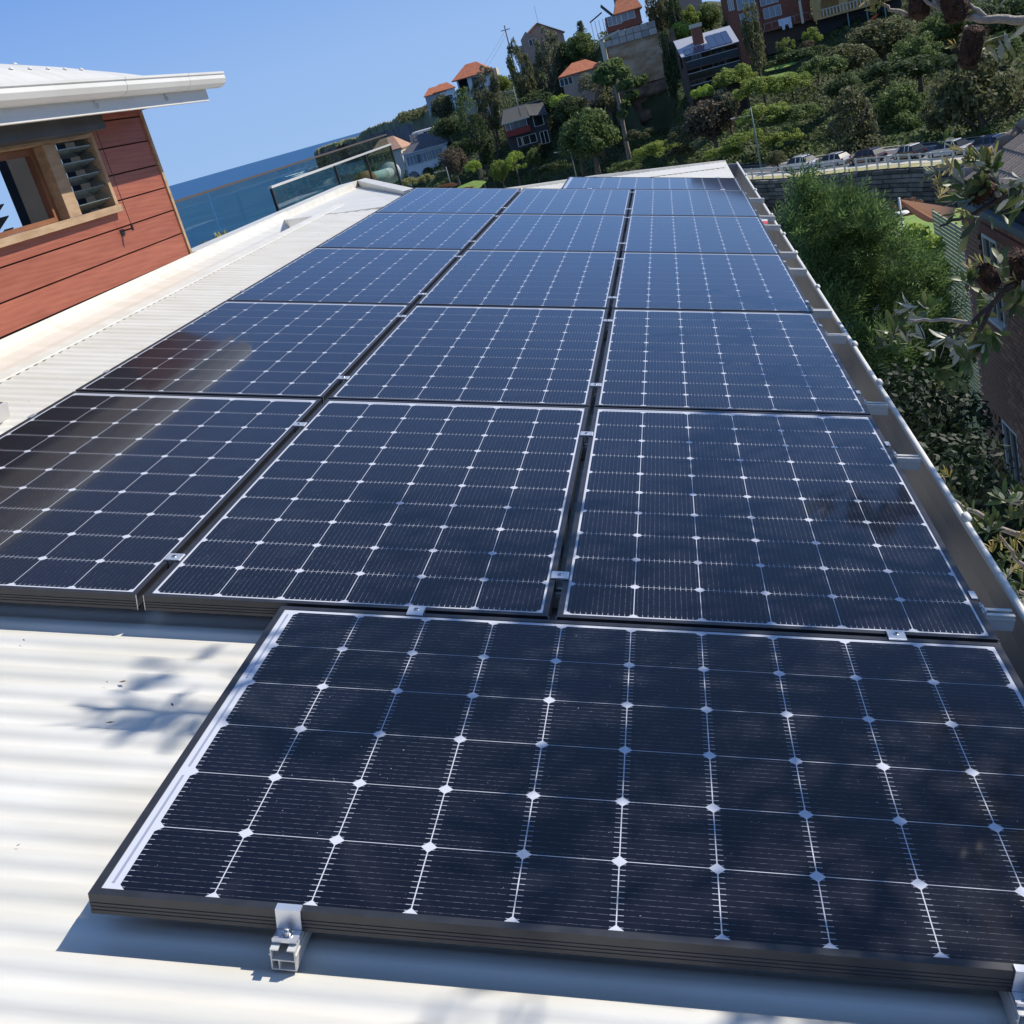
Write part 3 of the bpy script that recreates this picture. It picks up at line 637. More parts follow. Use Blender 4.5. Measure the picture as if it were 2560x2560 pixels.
def polar(a, d, z): return np.array([CW[0] + d * math.sin(R(a)), CW[1] + d * math.cos(R(a)), z])
def strip(name, o0, o1, z, mat, a0=-13, a1=20, st=.5, kind='structure', zb=None):
    V = []; A = np.arange(a0, a1 + .01, st)
    for a in A: V += [polar(a, fenced(a) + o0, z), polar(a, fenced(a) + o1, z)]
    Fq = [(2 * i, 2 * i + 2, 2 * i + 3, 2 * i + 1) for i in range(len(A) - 1)]
    return tag(link(name, npmesh(name, V, Fq, mat)), kind=kind)
M['asphalt'] = pbr('asphalt', (.115, .115, .12), .85, var=.15, vscale=1.2)
M['paint'] = pbr('paint', (.75, .75, .72), .7)
strip('verge', -1.2, 1.3, ROADZ + .02, pbr('verge_m', (.42, .38, .20), .9, col2=(.30, .30, .12), vscale=.7))
strip('footpath', 1.3, 3.1, ROADZ + .04, pbr('path_m', (.55, .51, .42), .85, var=.08))
strip('kerb', 3.1, 3.4, ROADZ + .05, M['concrete'])
strip('road', 3.4, 16.0, ROADZ - .06, M['asphalt'])
strip('road_line', 5.9, 6.2, ROADZ - .05, M['paint'])
strip('road_centre_line', 9.6, 10.0, ROADZ - .05, M['paint'])
strip('road_edge_line', 14.2, 14.6, ROADZ - .05, M['paint'])
strip('far_kerb', 16.0, 16.4, ROADZ + .1, M['concrete'])

# stone wall under the road
sw = thing('stone_wall', 'tall wall of dark sandstone blocks holding up the road behind the green conifer', 'wall', TR(*polar(6, fenced(6) - 1.4, -24)))
I = sw.matrix_world.inverted()
V = []; A = np.arange(-1, 16.01, .5)
for a in A: V += [polar(a, fenced(a) - 1.25, -26), polar(a, fenced(a) - 1.25, ROADZ + .05)]
link('core', npmesh('core', V, [(2 * i, 2 * i + 2, 2 * i + 3, 2 * i + 1) for i in range(len(A) - 1)], pbr('mortar', (.10, .095, .085), .95)), sw, I)
M['sandstone'] = pbr('sandstone', (.17, .155, .13), .9, col2=(.27, .24, .19), vscale=.8, bump=.5, bscale=4, island=.5)
bh = .46; cnt = 0; far = MB()
for r_ in range(17):
    a = 2.4 + (r_ % 2) * .35; zb = ROADZ - .05 - bh * (r_ + 1)
    while a < 12.2:
        wd = random.uniform(.7, 1.5); d = fenced(a) - 1.3; da = math.degrees(wd / d)
        p, q_ = polar(a, d, 0), polar(a + da * .93, fenced(a + da) - 1.3, 0)
        nrm = np.array([-(q_ - p)[1], (q_ - p)[0], 0]); nrm /= np.linalg.norm(nrm); nrm = -nrm if np.dot(nrm, p - CW) > 0 else nrm
        th = random.uniform(.10, .28); z0, z1 = zb + .02, zb + bh - .03; e = .03
        b = MB(); b.hexa([p + (0, 0, z0), q_ + (0, 0, z0), q_ + nrm * th + (0, 0, z0 + e), p + nrm * th + (0, 0, z0 + e), p + (0, 0, z1), q_ + (0, 0, z1), q_ + nrm * th + (0, 0, z1 - e), p + nrm * th + (0, 0, z1 - e)])
        if cnt < 290: b.build('stone_block', M['sandstone'], sw, False, I)
        else: far.add(b.v, b.f)
        cnt += 1; a += da
    if cnt >= 290 and r_ > 30: break
if far.v: tag(far.build('stone_block', M['sandstone'], sw, False, I), kind='stuff')

# white fence in two runs
M['fence_white'] = pbr('fence_white', (.72, .70, .62), .7, var=.08)
for (a0, a1, lab) in ((1.6, 7.35, 'white post and rail fence on the stone wall, left run behind the conifer top'), (7.75, 13.2, 'white post and rail fence on the stone wall, right run under the black car')):
    fz = thing('road_fence', lab, 'fence', TR(*polar(a0, fenced(a0) - .6, ROADZ)), 'white fences along the road'); I = fz.matrix_world.inverted(); a = a0
    while a < a1:
        p = polar(a, fenced(a) - .6, 0); b = MB(); b.box(p[0] - .09, p[0] + .09, p[1] - .09, p[1] + .09, ROADZ, ROADZ + 1.25); b.build('post', M['fence_white'], fz, False, I)
        a2 = min(a1, a + .47); q_ = polar(a2, fenced(a2) - .6, 0)
        for zz in (.62, 1.16):
            b = MB(); b.hexa([p + (0, -.04, ROADZ + zz - .08), q_ + (0, -.04, ROADZ + zz - .08), q_ + (0, .04, ROADZ + zz - .08), p + (0, .04, ROADZ + zz - .08), p + (0, -.04, ROADZ + zz + .08), q_ + (0, -.04, ROADZ + zz + .08), q_ + (0, .04, ROADZ + zz + .08), p + (0, .04, ROADZ + zz + .08)])
            b.build('rail', M['fence_white'], fz, False, I)
        a += .47

# ------------------------------------------------------------------ cars
M['tyre'] = M['rubber']; M['hub'] = pbr('hub', (.35, .35, .36), .35, metal=.8)
def car(u, v, L_, H_, col, label, flip=False, roofcol=None, rack=False, off=5.2):
    p = hitz(u, v, ROADZ - .05); a = math.degrees(math.atan2(p[0] - CW[0], p[1] - CW[1])); off = math.hypot(p[0] - CW[0], p[1] - CW[1]) - fenced(a) + .7
    p = polar(a, fenced(a) + off, ROADZ - .05); q_ = polar(a + .3, fenced(a + .3) + off, ROADZ - .05); hd = math.atan2(q_[1] - p[1], q_[0] - p[0])
    t = thing('parked_car', label, 'car', TR(p[0], p[1], p[2], hd), 'cars parked along the road')
    paint = pbr('car_paint', col, .25, coat=1, metal=.2 if max(col) < .3 else 0); s = 1 if not flip else -1
    W2 = .86
    def X(x): return s * (x - .5) * L_
    lower = [(0, .30), (.015, .55), (.03, .66), (.22, .80), (.30, .84), (.78, .88), (.97, .84), (1, .62), (.99, .32), (.9, .22), (.1, .22)]
    b = MB(); pr = [(X(x), z * H_ / 1.45) for x, z in lower]; n = len(pr)
    vs = [(x, -W2, z) for x, z in pr] + [(x * .985, -W2 * .94 if z > .7 else -W2, z) for x, z in pr]
    b.prism_y(pr, -W2, W2); b.build('body', paint, t)
    cab = [(.24, .80), (.36, 1.36), (.46, 1.44), (.76, 1.45), (.88, 1.32), (.97, .86)] if rack or roofcol is None else [(.22, .80), (.38, 1.36), (.48, 1.45), (.72, 1.44), (.86, 1.28), (.96, .86)]
    b = MB(); k = len(cab); w0, w1 = W2 * .97, W2 * .74
    vs = [(X(x), -(w0 if z < 1 else w1), z * H_ / 1.45) for x, z in cab] + [(X(x), (w0 if z < 1 else w1), z * H_ / 1.45) for x, z in cab]
    b.add(vs, [tuple(range(k)), tuple(range(2 * k - 1, k - 1, -1))] + [(i, i + k, (i + 1) % k + k, (i + 1) % k) for i in range(k)]); b.build('glasshouse', M['glass_dark'], t)
    rp = pbr('car_roof', roofcol, .3, coat=1) if roofcol else paint
    b = MB(); zr = H_ * 1.0; b.hexa([(X(.40), -w1, zr - .06), (X(.80), -w1, zr - .05), (X(.80), w1, zr - .05), (X(.40), w1, zr - .06), (X(.44), -w1 * .9, zr + .02), (X(.77), -w1 * .9, zr + .02), (X(.77), w1 * .9, zr + .02), (X(.44), w1 * .9, zr + .02)]); b.build('roof', rp, t)
    b = MB()
    for sy in (-1, 1):
        for x0, x1 in ((.56, .585), (.735, .76)):
            b.hexa([(X(x0), sy * w0 - .012, .84 * H_ / 1.45), (X(x1), sy * w0 - .012, .84 * H_ / 1.45), (X(x1), sy * w0 + .012, .84 * H_ / 1.45), (X(x0), sy * w0 + .012, .84 * H_ / 1.45), (X(x0), sy * w1 - .012, zr - .04), (X(x1), sy * w1 - .012, zr - .04), (X(x1), sy * w1 + .012, zr - .04), (X(x0), sy * w1 + .012, zr - .04)])
    b.build('pillars', rp if roofcol else paint, t)
    for x in (.17, .81):
        for sy in (-1, 1):
            c = MB(); c.tube([(X(x), sy * (W2 - .16), .31), (X(x), sy * (W2 + .02), .31)], .31, 16); w = c.build('wheel', M['tyre'], t)
            c = MB(); c.tube([(X(x), sy * (W2 + .015), .31), (X(x), sy * (W2 + .035), .31)], .18, 12); c.build('rim', M['hub'], w)
    for sy in (-1, 1):
        c = MB(); c.box(min(X(.0), X(.03)), max(X(.0), X(.03)), sy * .62 - .13, sy * .62 + .13, .55, .68); c.build('headlight', M['glass_pale'], t)
        c = MB(); c.box(min(X(.975), X(1.004)), max(X(.975), X(1.004)), sy * .66 - .10, sy * .66 + .10, .62, .80); c.build('tail_light', pbr('tail', (.4, .02, .02), .3), t)
    if rack:
        for x in (.52, .70): MB().box(X(x) - .03, X(x) + .03, -.62, .62, zr + .08, zr + .12).build('roof_rack_bar', M['alu_dull'], t)
car(2000, 425, 4.7, 1.50, (.75, .75, .75), 'white station wagon with roof bars parked left of the dark conical tree', rack=True)
car(2083, 417, 4.2, 1.4, (.55, .56, .58), 'pale car almost hidden in shade beneath the conical tree')
car(2168, 409, 4.5, 1.5, (.06, .03, .045), 'dark plum hatchback parked right of the tree, left of the black car')
car(2275, 399, 3.6, 1.45, (.012, .012, .016), 'small black car with cream roof standing clear on the road', roofcol=(.72, .68, .60))
car(2372, 392, 4.3, 1.5, (.60, .61, .63), 'light grey car half hidden behind the banksia leaves')
car(2466, 381, 4.4, 1.42, (.02, .05, .16), 'deep blue car beneath the big olive tree at right')

# street lamps and poles
M['lamp_green'] = pbr('lamp_green', (.16, .24, .20), .5); M['lamp_grey'] = pbr('lamp_grey', (.35, .35, .34), .5)
def lamp(ub, vb, ut, vt, d, mat, label, arm=1.6, side=-1, r=.09):
    p0 = at(ub, vb, d); p1 = at(ut, vt, d); t = thing('street_lamp', label, 'street lamp', TR(p0[0], p0[1], p0[2] - 2))
    h = p1[2] - p0[2] + 2
    MB().tube([(0, 0, 0), (0, 0, h * .5), (0, 0, h)], [r * 1.2, r, r * .6], 10).build('pole', mat, t, True)
    MB().tube([(0, 0, h * .88), (side * arm * .5, 0, h * .89), (side * arm, 0, h * .90)], .05, 8).build('arm', mat, t, True)
    MB().box(side * arm - .35, side * arm + .15, -.12, .12, h * .90 - .02, h * .90 + .10).build('lamp_head', M['fence_white'], t)
lamp(1898, 392, 1868, 270, 147, M['lamp_green'], 'green street lamp in front of the bright green slope', 2.2, -1, .11)
lamp(1443, 452, 1430, 358, 196, M['lamp_grey'], 'grey street lamp before the big rounded green tree', 2.4)
lamp(1125, 455, 1113, 418, 206, M['lamp_grey'], 'grey lamp pole beside the round olive tree near the arched house', 2.0)
lamp(1294, 262, 1288, 215, 214, M['lamp_grey'], 'lamp with pale head under the hanging gum tree', 1.6)
t = thing('utility_pole', 'thin dark utility pole on the skyline left of the gabled house', 'utility pole', TR(*at(1288, 175, 262)))
MB().tube([(0, 0, -3), (0, 0, 9.2)], .13, 8).build('pole', M['dark_steel'], t, True); MB().box(-1.0, 1.0, -.06, .06, 8.2, 8.35).build('crossarm', M['dark_steel'], t)
w0 = np.array(t.matrix_world.translation) + (0, 0, 8.2)
for k in range(2):
    e = at(1085, 215 + 0 * k, 300) + (0, 0, -6 - k); pts = [w0 + (e - w0) * s_ + (0, 0, -6 * s_ * (1 - s_) - .8 * k) for s_ in np.linspace(0, 1, 12)]
    tag(MB().tube(pts, .02, 4).build('power_line', M['dark_steel']), 'thin %s power line sloping left from the skyline pole' % ('upper', 'lower')[k], 'cable', 'power lines')

# ================================================================== HOUSES ON THE HILLSIDE
class Fac:
    """a building with its front in a vertical plane through the point seen at (u, v), d metres away"""
    def __init__(s, u, v, d, yaw, name, label, cat='house', down=3.0):
        s.o = at(u, v, d); a = math.atan2(s.o[0] - CW[0], s.o[1] - CW[1]) + R(yaw); s.a = a
        s.ex = np.array([math.cos(a), -math.sin(a), 0]); s.ey = np.array([math.sin(a), math.cos(a), 0]); s.d = d
        s.t = thing(name, label, cat, Matrix.Translation(s.o - np.array([0, 0, down])) @ Matrix.Rotation(-a, 4, 'Z')); s.I = Matrix.Translation((0, 0, down))
    def L(s, u, v, y=0.0):
        p = hitp(u, v, s.ey, s.o + s.ey * y) - s.o; return float(np.dot(p, s.ex)), float(p[2])
    def part(s, mb, name, mat, parent=None, smooth=False):
        o = mb.mesh(name, mat, smooth); return link(name, o, parent or s.t, s.I if parent is None else None)
    def block(s, x0, x1, z0, z1, y0, y1, name, mat): return s.part(MB().box(x0, x1, y0, y1, z0, z1), name, mat)
    def win(s, u, v, w, h, y=0.0, glass='glass_dark', fr='fence_white', panes=2, name='window', t=.09):
        x, z = s.L(u, v, y); b = MB(); f = .12
        b.box(x - w / 2, x + w / 2, y - t, y + .02, z - h / 2, z - h / 2 + f * .6); b.box(x - w / 2, x + w / 2, y - t, y + .02, z + h / 2 - f * .6, z + h / 2)
        for k in range(panes + 1):
            xx = x - w / 2 + (w - f) * k / panes; b.box(xx, xx + f, y - t, y + .02, z - h / 2 + f * .6, z + h / 2 - f * .6)
        o = s.part(b, name, M[fr] if isinstance(fr, str) else fr)
        for k in range(panes):
            x0 = x - w / 2 + (w - f) * k / panes + f; x1 = x - w / 2 + (w - f) * (k + 1) / panes
            MB().box(x0, x1, y - t * .4, y + .01, z - h / 2 + f * .6, z + h / 2 - f * .6).build('pane', M[glass], o)
        return o
    def hip(s, x0, x1, y0, y1, z, h, name='roof', mat=None, ov=.5, ridge=.35, rx=None):
        xa, xb, ya, yb = x0 - ov, x1 + ov, y0 - ov, y1 + ov; ym = (ya + yb) / 2; rl = rx or (xa + (xb - xa) * ridge, xb - (xb - xa) * ridge)
        v = [(xa, ya, z), (xb, ya, z), (xb, yb, z), (xa, yb, z), (rl[0], ym, z + h), (rl[1], ym, z + h), (xa, ya, z - .18), (xb, ya, z - .18), (xb, yb, z - .18), (xa, yb, z - .18)]
        b = MB().add(v, [(0, 1, 5, 4), (1, 2, 5), (2, 3, 4, 5), (3, 0, 4), (6, 9, 8, 7), (0, 6, 7, 1), (1, 7, 8, 2), (2, 8, 9, 3), (3, 9, 6, 0)])
        return s.part(b, name, mat)
def tilemat(name, col, sc=2.4, stretch=(1, 1, 1)):
    m, t, b = new_mat(name); tc = t.nodes.new('ShaderNodeTexCoord')
    w = t.nodes.new('ShaderNodeTexWave'); w.inputs['Scale'].default_value = sc; w.bands_direction = 'X'; w.inputs['Distortion'].default_value = .6; t.links.new(tc.outputs['Object'], w.inputs['Vector'])
    n = t.nodes.new('ShaderNodeTexNoise'); n.inputs['Scale'].default_value = 1.5; n.inputs['Detail'].default_value = 6; t.links.new(tc.outputs['Object'], n.inputs['Vector'])
    cr = t.nodes.new('ShaderNodeValToRGB'); t.links.new(n.outputs[0], cr.inputs[0]); cr.color_ramp.elements[0].position = .35; cr.color_ramp.elements[1].position = .7
    cr.color_ramp.elements[0].color = (*[c * .8 for c in col], 1); cr.color_ramp.elements[1].color = (*[min(1, c * 1.15) for c in col], 1)
    t.links.new(cr.outputs[0], b.inputs['Base Color']); b.inputs['Roughness'].default_value = .8
    bp = t.nodes.new('ShaderNodeBump'); bp.inputs['Strength'].default_value = .7; bp.inputs['Distance'].default_value = .05; t.links.new(w.outputs['Fac'], bp.inputs['Height']); t.links.new(bp.outputs[0], b.inputs['Normal'])
    return m
M['tile_orange'] = tilemat('tile_orange', (.55, .17, .075)); M['tile_tan'] = tilemat('tile_tan', (.50, .29, .19)); M['tile_grey'] = tilemat('tile_grey', (.12, .12, .135))
M['tile_red'] = tilemat('tile_red', (.42, .10, .05)); M['wall_white'] = pbr('wall_white', (.80, .79, .77), .8, var=.05, vscale=.6); M['wall_grey'] = pbr('wall_grey', (.40, .40, .39), .85, var=.1, vscale=.6)
M['wall_dark'] = pbr('wall_dark', (.045, .042, .045), .7, var=.15); M['wall_red'] = pbr('wall_red', (.30, .045, .03), .7, var=.1); M['wall_tan'] = pbr('wall_tan', (.42, .31, .24), .85, var=.08, vscale=.5)
M['brick_far'] = pbr('brick_far', (.24, .085, .05), .9, col2=(.30, .12, .075), vscale=3, bump=.2); M['wall_yellow'] = pbr('wall_yellow', (.58, .38, .15), .85, var=.1, vscale=1); M['cream'] = pbr('cream', (.66, .60, .46), .8)
Z2 = lambda a, b: (1080 + a / 6.0375, 130 + b / 6.0375); Z3 = lambda a, b: (1250 + a / 6.0375, b / 6.0375); Z4 = lambda a, b: (1440 + a / 4.83, b / 4.83)
Z5 = lambda a, b: (1680 + a / 6.0375, 40 + b / 6.0375); Z6 = lambda a, b: (1800 + a / 3.864, b / 3.864); Z1 = lambda a, b: (800 + a / 6.0375, 260 + b / 6.0375)

# white house with orange roof on a tall base
f = Fac(*Z2(600, 580), 258, 8, 'hilltop_house', 'white house with orange hipped roof on a tall grey base, on the left skyline')
xl, ze = f.L(*Z2(345, 440)); xr, _ = f.L(*Z2(872, 285)); _, zf = f.L(*Z2(560, 590)); xm, _ = f.L(*Z2(550, 500)); xl2, _ = f.L(*Z2(395, 560))
f.block(xm, xr, zf, ze, 0, 7, 'wall', M['wall_white']); f.block(xl + .2, xm - .01, zf, ze, 2.6, 7, 'back_wall', M['dark_int']); f.block(xl + .3, xl + .6, zf, ze, 0, .3, 'porch_post', M['wall_white'])
f.block(xl + .3, xm - .02, zf + .02, zf + .9, .05, .12, 'porch_rail', M['dark_steel']); f.block(xl - .2, xr - .8, zf - 9.5, zf - .02, .3, 7, 'base_wall', M['wall_grey'])
f.hip(xl - .2, xr, -.1, 7, ze + .12, 2.6, 'roof', M['tile_orange'], .45, .36); f.win(*Z2(708, 418), 3.0, 1.5, panes=3, fr='dark_steel'); f.win(*Z2(462, 705), 1.4, 1.2, y=.3, fr='dark_steel', panes=1)
f.block(xr + .02, xr + 1.3, zf + 1.2, ze + .4, 1.0, 5, 'side_wing', M['cream'])
# two far houses with red roofs
for (a, b2, w, col, lab) in (((215, 690), 0, 7, M['wall_white'], 'small far white house with red roof left of the orange roofed house'), ((75, 745), 0, 7, M['wall_grey'], 'farthest house, only its red roof showing above the headland bushes')):
    f = Fac(*Z2(*a), 400, 0, 'far_house', lab); f.block(-w / 2, w / 2, -4, 2.4, 0, 7, 'wall', col); f.hip(-w / 2, w / 2, 0, 7, 2.5, 2.2, 'roof', M['tile_orange'], .4, .3); f.win(*Z2(a[0] + 10, a[1] + 15), 2.2, 1.4)
# dark house with red balcony
f = Fac(*Z2(1400, 1290), 222, -4, 'dark_house', 'two storey black and dark red house with white window frames and a red balcony')
xl, ze = f.L(*Z2(1085, 1085)); xm, ze2 = f.L(*Z2(1420, 985)); xr = f.L(*Z2(1760, 1100))[0]; zb = f.L(*Z2(1200, 1500))[1]; zf = f.L(*Z2(1115, 1290))[1]; zt = f.L(*Z2(1430, 790), 4)[1]
f.block(xl + .3, xr, zb, zf + .2, .6, 8, 'lower_wall', M['wall_dark']); f.block(xm, xr, zf + .2, ze, .6, 8, 'upper_wall', M['wall_dark']); f.block(xl + .2, xm - .02, zf + .2, ze, 1.8, 8, 'balcony_wall', M['wall_red'])
f.block(xl, xm + .3, zf - .1, zf + 1.0, -.15, .0, 'balcony_front', M['wall_red']); f.block(xl, xm + .3, zf - .1, zf + .1, .02, 1.78, 'balcony_floor', M['wall_dark'])
for xx in (xl + .05, xl + 1.0, xm - .2): f.block(xx, xx + .12, zf + 1.02, ze, -.12, -.02, 'balcony_post', M['fence_white'])
f.win(*Z2(1270, 1110), 3.6, 1.5, y=1.8, panes=3, glass='glass_pale'); f.win(*Z2(1605, 1030), 1.9, 2.0, y=.6, panes=1); f.win(*Z2(1475, 1315), 2.7, 1.6, y=.6); f.win(*Z2(1700, 1285), 1.6, 2.3, y=.6); f.win(*Z2(1325, 1355), .9, 1.7, y=.6, panes=1)
b = MB(); b.sheet([(xl - .5, -.5, ze), (xm + .6, -.5, ze + .0), (xm + .6, 4, zt), (xl - .5 + 1.2, 4, zt)], (0, 0, .12)); f.part(b, 'roof', pbr('roof_dark', (.07, .07, .065), .85, var=.2))
b = MB(); b.sheet([(xm + .62, -.5, ze + .1), (xr + .3, .2, ze - .6), (xr + .3, 4, zt - .5), (xm + .62, 4, zt)], (0, 0, .12)); f.part(b, 'side_roof', bpy.data.materials['roof_dark'])
f.block(xl - .55, xm + .65, ze - .12, ze + .12, -.62, -.5, 'fascia', M['cream']); b = MB(); b.sheet([(xl + .7, 4, zt + .12), (xr + .3, 4, zt + .12), (xr + .3, 8.3, ze), (xl - .4, 8.3, ze)], (0, 0, .12)); f.part(b, 'back_roof', pbr('roof_tan', (.40, .36, .28), .85))
f.part(MB().prism_x([(4, ze), (4, zt), (8, ze)], xr - .1, xr), 'gable', M['wall_dark'])
# house with grey roof and arches
f = Fac(*Z1(1500, 950), 256, 6, 'arched_house', 'white house with dark grey hipped roof, long glazed upper floor and two arches')
xl, ze = f.L(*Z1(1245, 775)); xr, _ = f.L(*Z1(1900, 600)); _, zm = f.L(*Z1(1270, 960)); _, zr_ = f.L(*Z1(1570, 455), 4)
f.block(xl + .2, xr, zm, ze, 0, 8, 'upper_wall', M['wall_white']); zg = zm - 4.2
xa1, za1 = f.L(*Z1(1410, 1060)); xa2, za2 = f.L(*Z1(1625, 1010))
out = [(xl + .2, zg - 5), (xr, zg - 5), (xr, zm - .02), (xl + .2, zm - .02)]
def archwall(f, x0, x1, z0, z1, arches, y0, y1, mat, name='arcade_wall'):
    xs = [x0] + [q for cx, r in arches for q in (cx - r, cx + r)] + [x1]
    for i in range(0, len(xs), 2): f.block(xs[i], xs[i + 1], z0, z1, y0, y1, name, mat)
    for (cx, r), zc in zip(arches, [z1 - 1.2 - arches[0][1]] * len(arches)):
        poly = [(cx - r, z1), (cx - r, zc)] + [(cx - r * math.cos(t_), zc + r * math.sin(t_)) for t_ in np.linspace(0, math.pi, 11)[1:-1]] + [(cx + r, zc), (cx + r, z1)]
        f.part(MB().prism_y([(x, z) for x, z in poly], y0, y1), 'arch', mat)
archwall(f, xl + .2, xr, zg - 4, zm - .02, [(xa1, 1.25), (xa2, 1.3)], 0, .4, M['wall_white']); f.block(xl + .3, xr, zg - 4, zm - .05, 2.0, 8, 'ground_wall', M['wall_grey'])
for u in (1410, 1560): f.win(*Z1(u, 845 - (u - 1410) * .26), 3.1, 1.9, panes=4, glass='glass_pale')
for u in (1745,): f.win(*Z1(u, 750), 3.3, 1.9, panes=4, glass='glass_pale')
f.hip(xl + .2, xr, -.2, 8, ze + .15, 3.0, 'roof', M['tile_grey'], .5, .42); f.block(xl - .3, xr + .5, ze - .05, ze + .12, -.85, -.72, 'fascia', M['wall_white'])
# tan roof house left of it
f = Fac(*Z1(1150, 900), 285, 16, 'tan_roof_house', 'cream house with tan tiled hipped roof behind the end of the glass balustrade')
xl, ze = f.L(*Z1(760, 790)); xr, _ = f.L(*Z1(1210, 665)); f.block(xl, xr, ze - 12, ze, 0, 9, 'wall', M['cream']); f.hip(xl, xr, 0, 9, ze + .1, 3.0, 'roof', M['tile_tan'], .5, .3)
for q in ((870, 830), (1040, 790)): f.win(*Z1(*q), 2.6, 1.5, panes=3)
for q in ((880, 1020), (1040, 980), (1150, 1150)): f.win(*Z1(*q), 1.3, 1.3, panes=1)
f.block(xr + .02, xr + 3.2, ze - 12, ze - .8, 1.5, 8, 'pink_wing', pbr('pinkish', (.60, .50, .45), .8))
# white block behind
f = Fac(*Z1(1480, 480), 300, 8, 'white_block_house', 'white flat roofed modern house behind the grey hipped roof')
xl, z_ = f.L(*Z1(1345, 560)); xr, zt = f.L(*Z1(1720, 380)); f.block(xl + 2, xr, z_ - 4, zt, 2, 9, 'wall', M['wall_white']); f.block(xl + 1, xr + .5, zt + .01, zt + .5, 1.4, 9.5, 'flat_roof', M['wall_white']); f.block(xl, xl + 3.8, z_ - 4, zt - 1.6, 0, 6, 'terrace_wall', M['wall_white'])
f.win(*Z1(1650, 420), 3.2, 1.4, y=2, panes=3); f.win(*Z1(1430, 500), 2.4, 1.6, glass='glass_pale')
# gabled house on the skyline
f = Fac(*Z3(600, 560), 285, -6, 'gabled_house', 'tan gabled house high on the skyline behind hanging gum trees')
xl = f.L(*Z3(440, 470))[0]; xr = f.L(*Z3(950, 480))[0]; xp, zp = f.L(*Z3(560, 360)); ze = f.L(*Z3(450, 480))[1]; zr2 = f.L(*Z3(945, 490))[1]
f.part(MB().prism_y([(xl, ze - 9), (xr, ze - 9), (xr, zr2), (xp, zp), (xl, ze)], 0, 9), 'wall', M['wall_tan'])
b = MB(); b.sheet([(xl - .4, -.5, ze - .3), (xp, -.5, zp + .05), (xp, 9.4, zp + .05), (xl - .4, 9.4, ze - .3)], (0, 0, .22)); f.part(b, 'left_roof', M['tile_tan'])
b = MB(); b.sheet([(xr + .4, -.5, zr2 - .15), (xp, -.5, zp + .05), (xp, 9.4, zp + .05), (xr + .4, 9.4, zr2 - .15)], (0, 0, .22)); f.part(b, 'right_roof', M['tile_tan'])
x1, z1 = f.L(*Z3(320, 600), -2); x2, z2 = f.L(*Z3(540, 540), -2); x3, z3 = f.L(*Z3(385, 480), -2)
f.part(MB().prism_y([(x1, z1 - 6), (x2, z1 - 6), (x2, z2 - 1), (x3, z3), (x1, z1)], -2.2, -.1), 'bay_wing', M['wall_tan']); f.win(*Z3(490, 640), 1.8, 1.4, y=-2.2); x4 = f.L(*Z3(235, 670))[0]; f.block(x4, x1 - .02, z1 - 9, z1 - 1.2, -1.5, 6, 'side_wing', M['wall_grey'])
f.part(MB().tube([(xp + .6, 3, zp), (xp + .6, 3, zp + 4)], .03, 5), 'aerial', M['dark_steel'])
# small house with bright orange roof
f = Fac(*Z3(1100, 1250), 216, 4, 'cottage', 'cottage with bright orange tiled roof half hidden behind the thin grey tree')
xl, ze = f.L(*Z3(905, 1175)); xr, _ = f.L(*Z3(1500, 1010)); f.block(xl + .2, xr, ze - 6, ze, 0, 7, 'wall', M['wall_tan']); zt = f.L(*Z3(1140, 945), 3.5)[1]; f.hip(xl + .1, xr, 0, 7, ze + .1, zt - ze, 'roof', M['tile_orange'], .4, .34); f.win(*Z3(1000, 1230), 2.4, 1.3, panes=3)
f.block(xl - .8, xl + 2, ze - 4.8, ze - 4.5, -2, -.05, 'porch_roof', M['wall_red'])
# red brick house above the cutting
f = Fac(*Z4(560, 260), 226, -2, 'brick_cottage', 'dark red brick house with orange tiled roof on top of the concrete cutting')
xl, zb = f.L(*Z4(385, 360)); xr, _ = f.L(*Z4(800, 260)); ze = f.L(*Z4(800, 85))[1]; f.block(xl, xr, zb - .5, ze, 0, 8, 'wall', M['brick_far']); f.win(*Z4(463, 245), 2.6, 1.7, panes=3, glass='glass_pale'); f.win(*Z4(628, 185), 2.6, 1.5, panes=2, glass='glass_pale')
xq = f.L(*Z4(490, 160))[0]; f.hip(xq, xr, 0, 8, ze + .1, 4.2, 'roof', M['tile_orange'], .5, .3); f.part(MB().sheet([(xl - .3, -.4, zb + 4.3), (xq - .5, -.4, ze - .2), (xq - .5, 8, ze - .2), (xl - .3, 8, zb + 4.3)], (0, 0, .2)), 'lean_to_roof', M['dark_steel'])
x5 = f.L(*Z4(480, 70))[0]; f.block(x5, x5 + 3, ze + .5, ze + 3, 2.2, 6, 'dormer', M['dark_steel'])
x0 = f.L(*Z4(175, 300))[0]; zc = f.L(*Z4(175, 270))[1]; f.part(MB().sheet([(x0, -.5, zc), (xl - .4, -.5, zc + 1.1), (xl - .4, 5, zc + 1.1), (x0, 5, zc)], (0, 0, .12)), 'awning', M['dark_steel'])
for xx in np.linspace(x0 + .1, xl - .6, 4): f.block(xx, xx + .1, zc - 3.4, zc - .02, -.4, -.3, 'awning_post', M['fence_white'])
f.block(x0 + 2.6, xl - .1, zb - .6, zb + 1.2, -.9, -.86, 'glass_guard', M['glass_pale'])
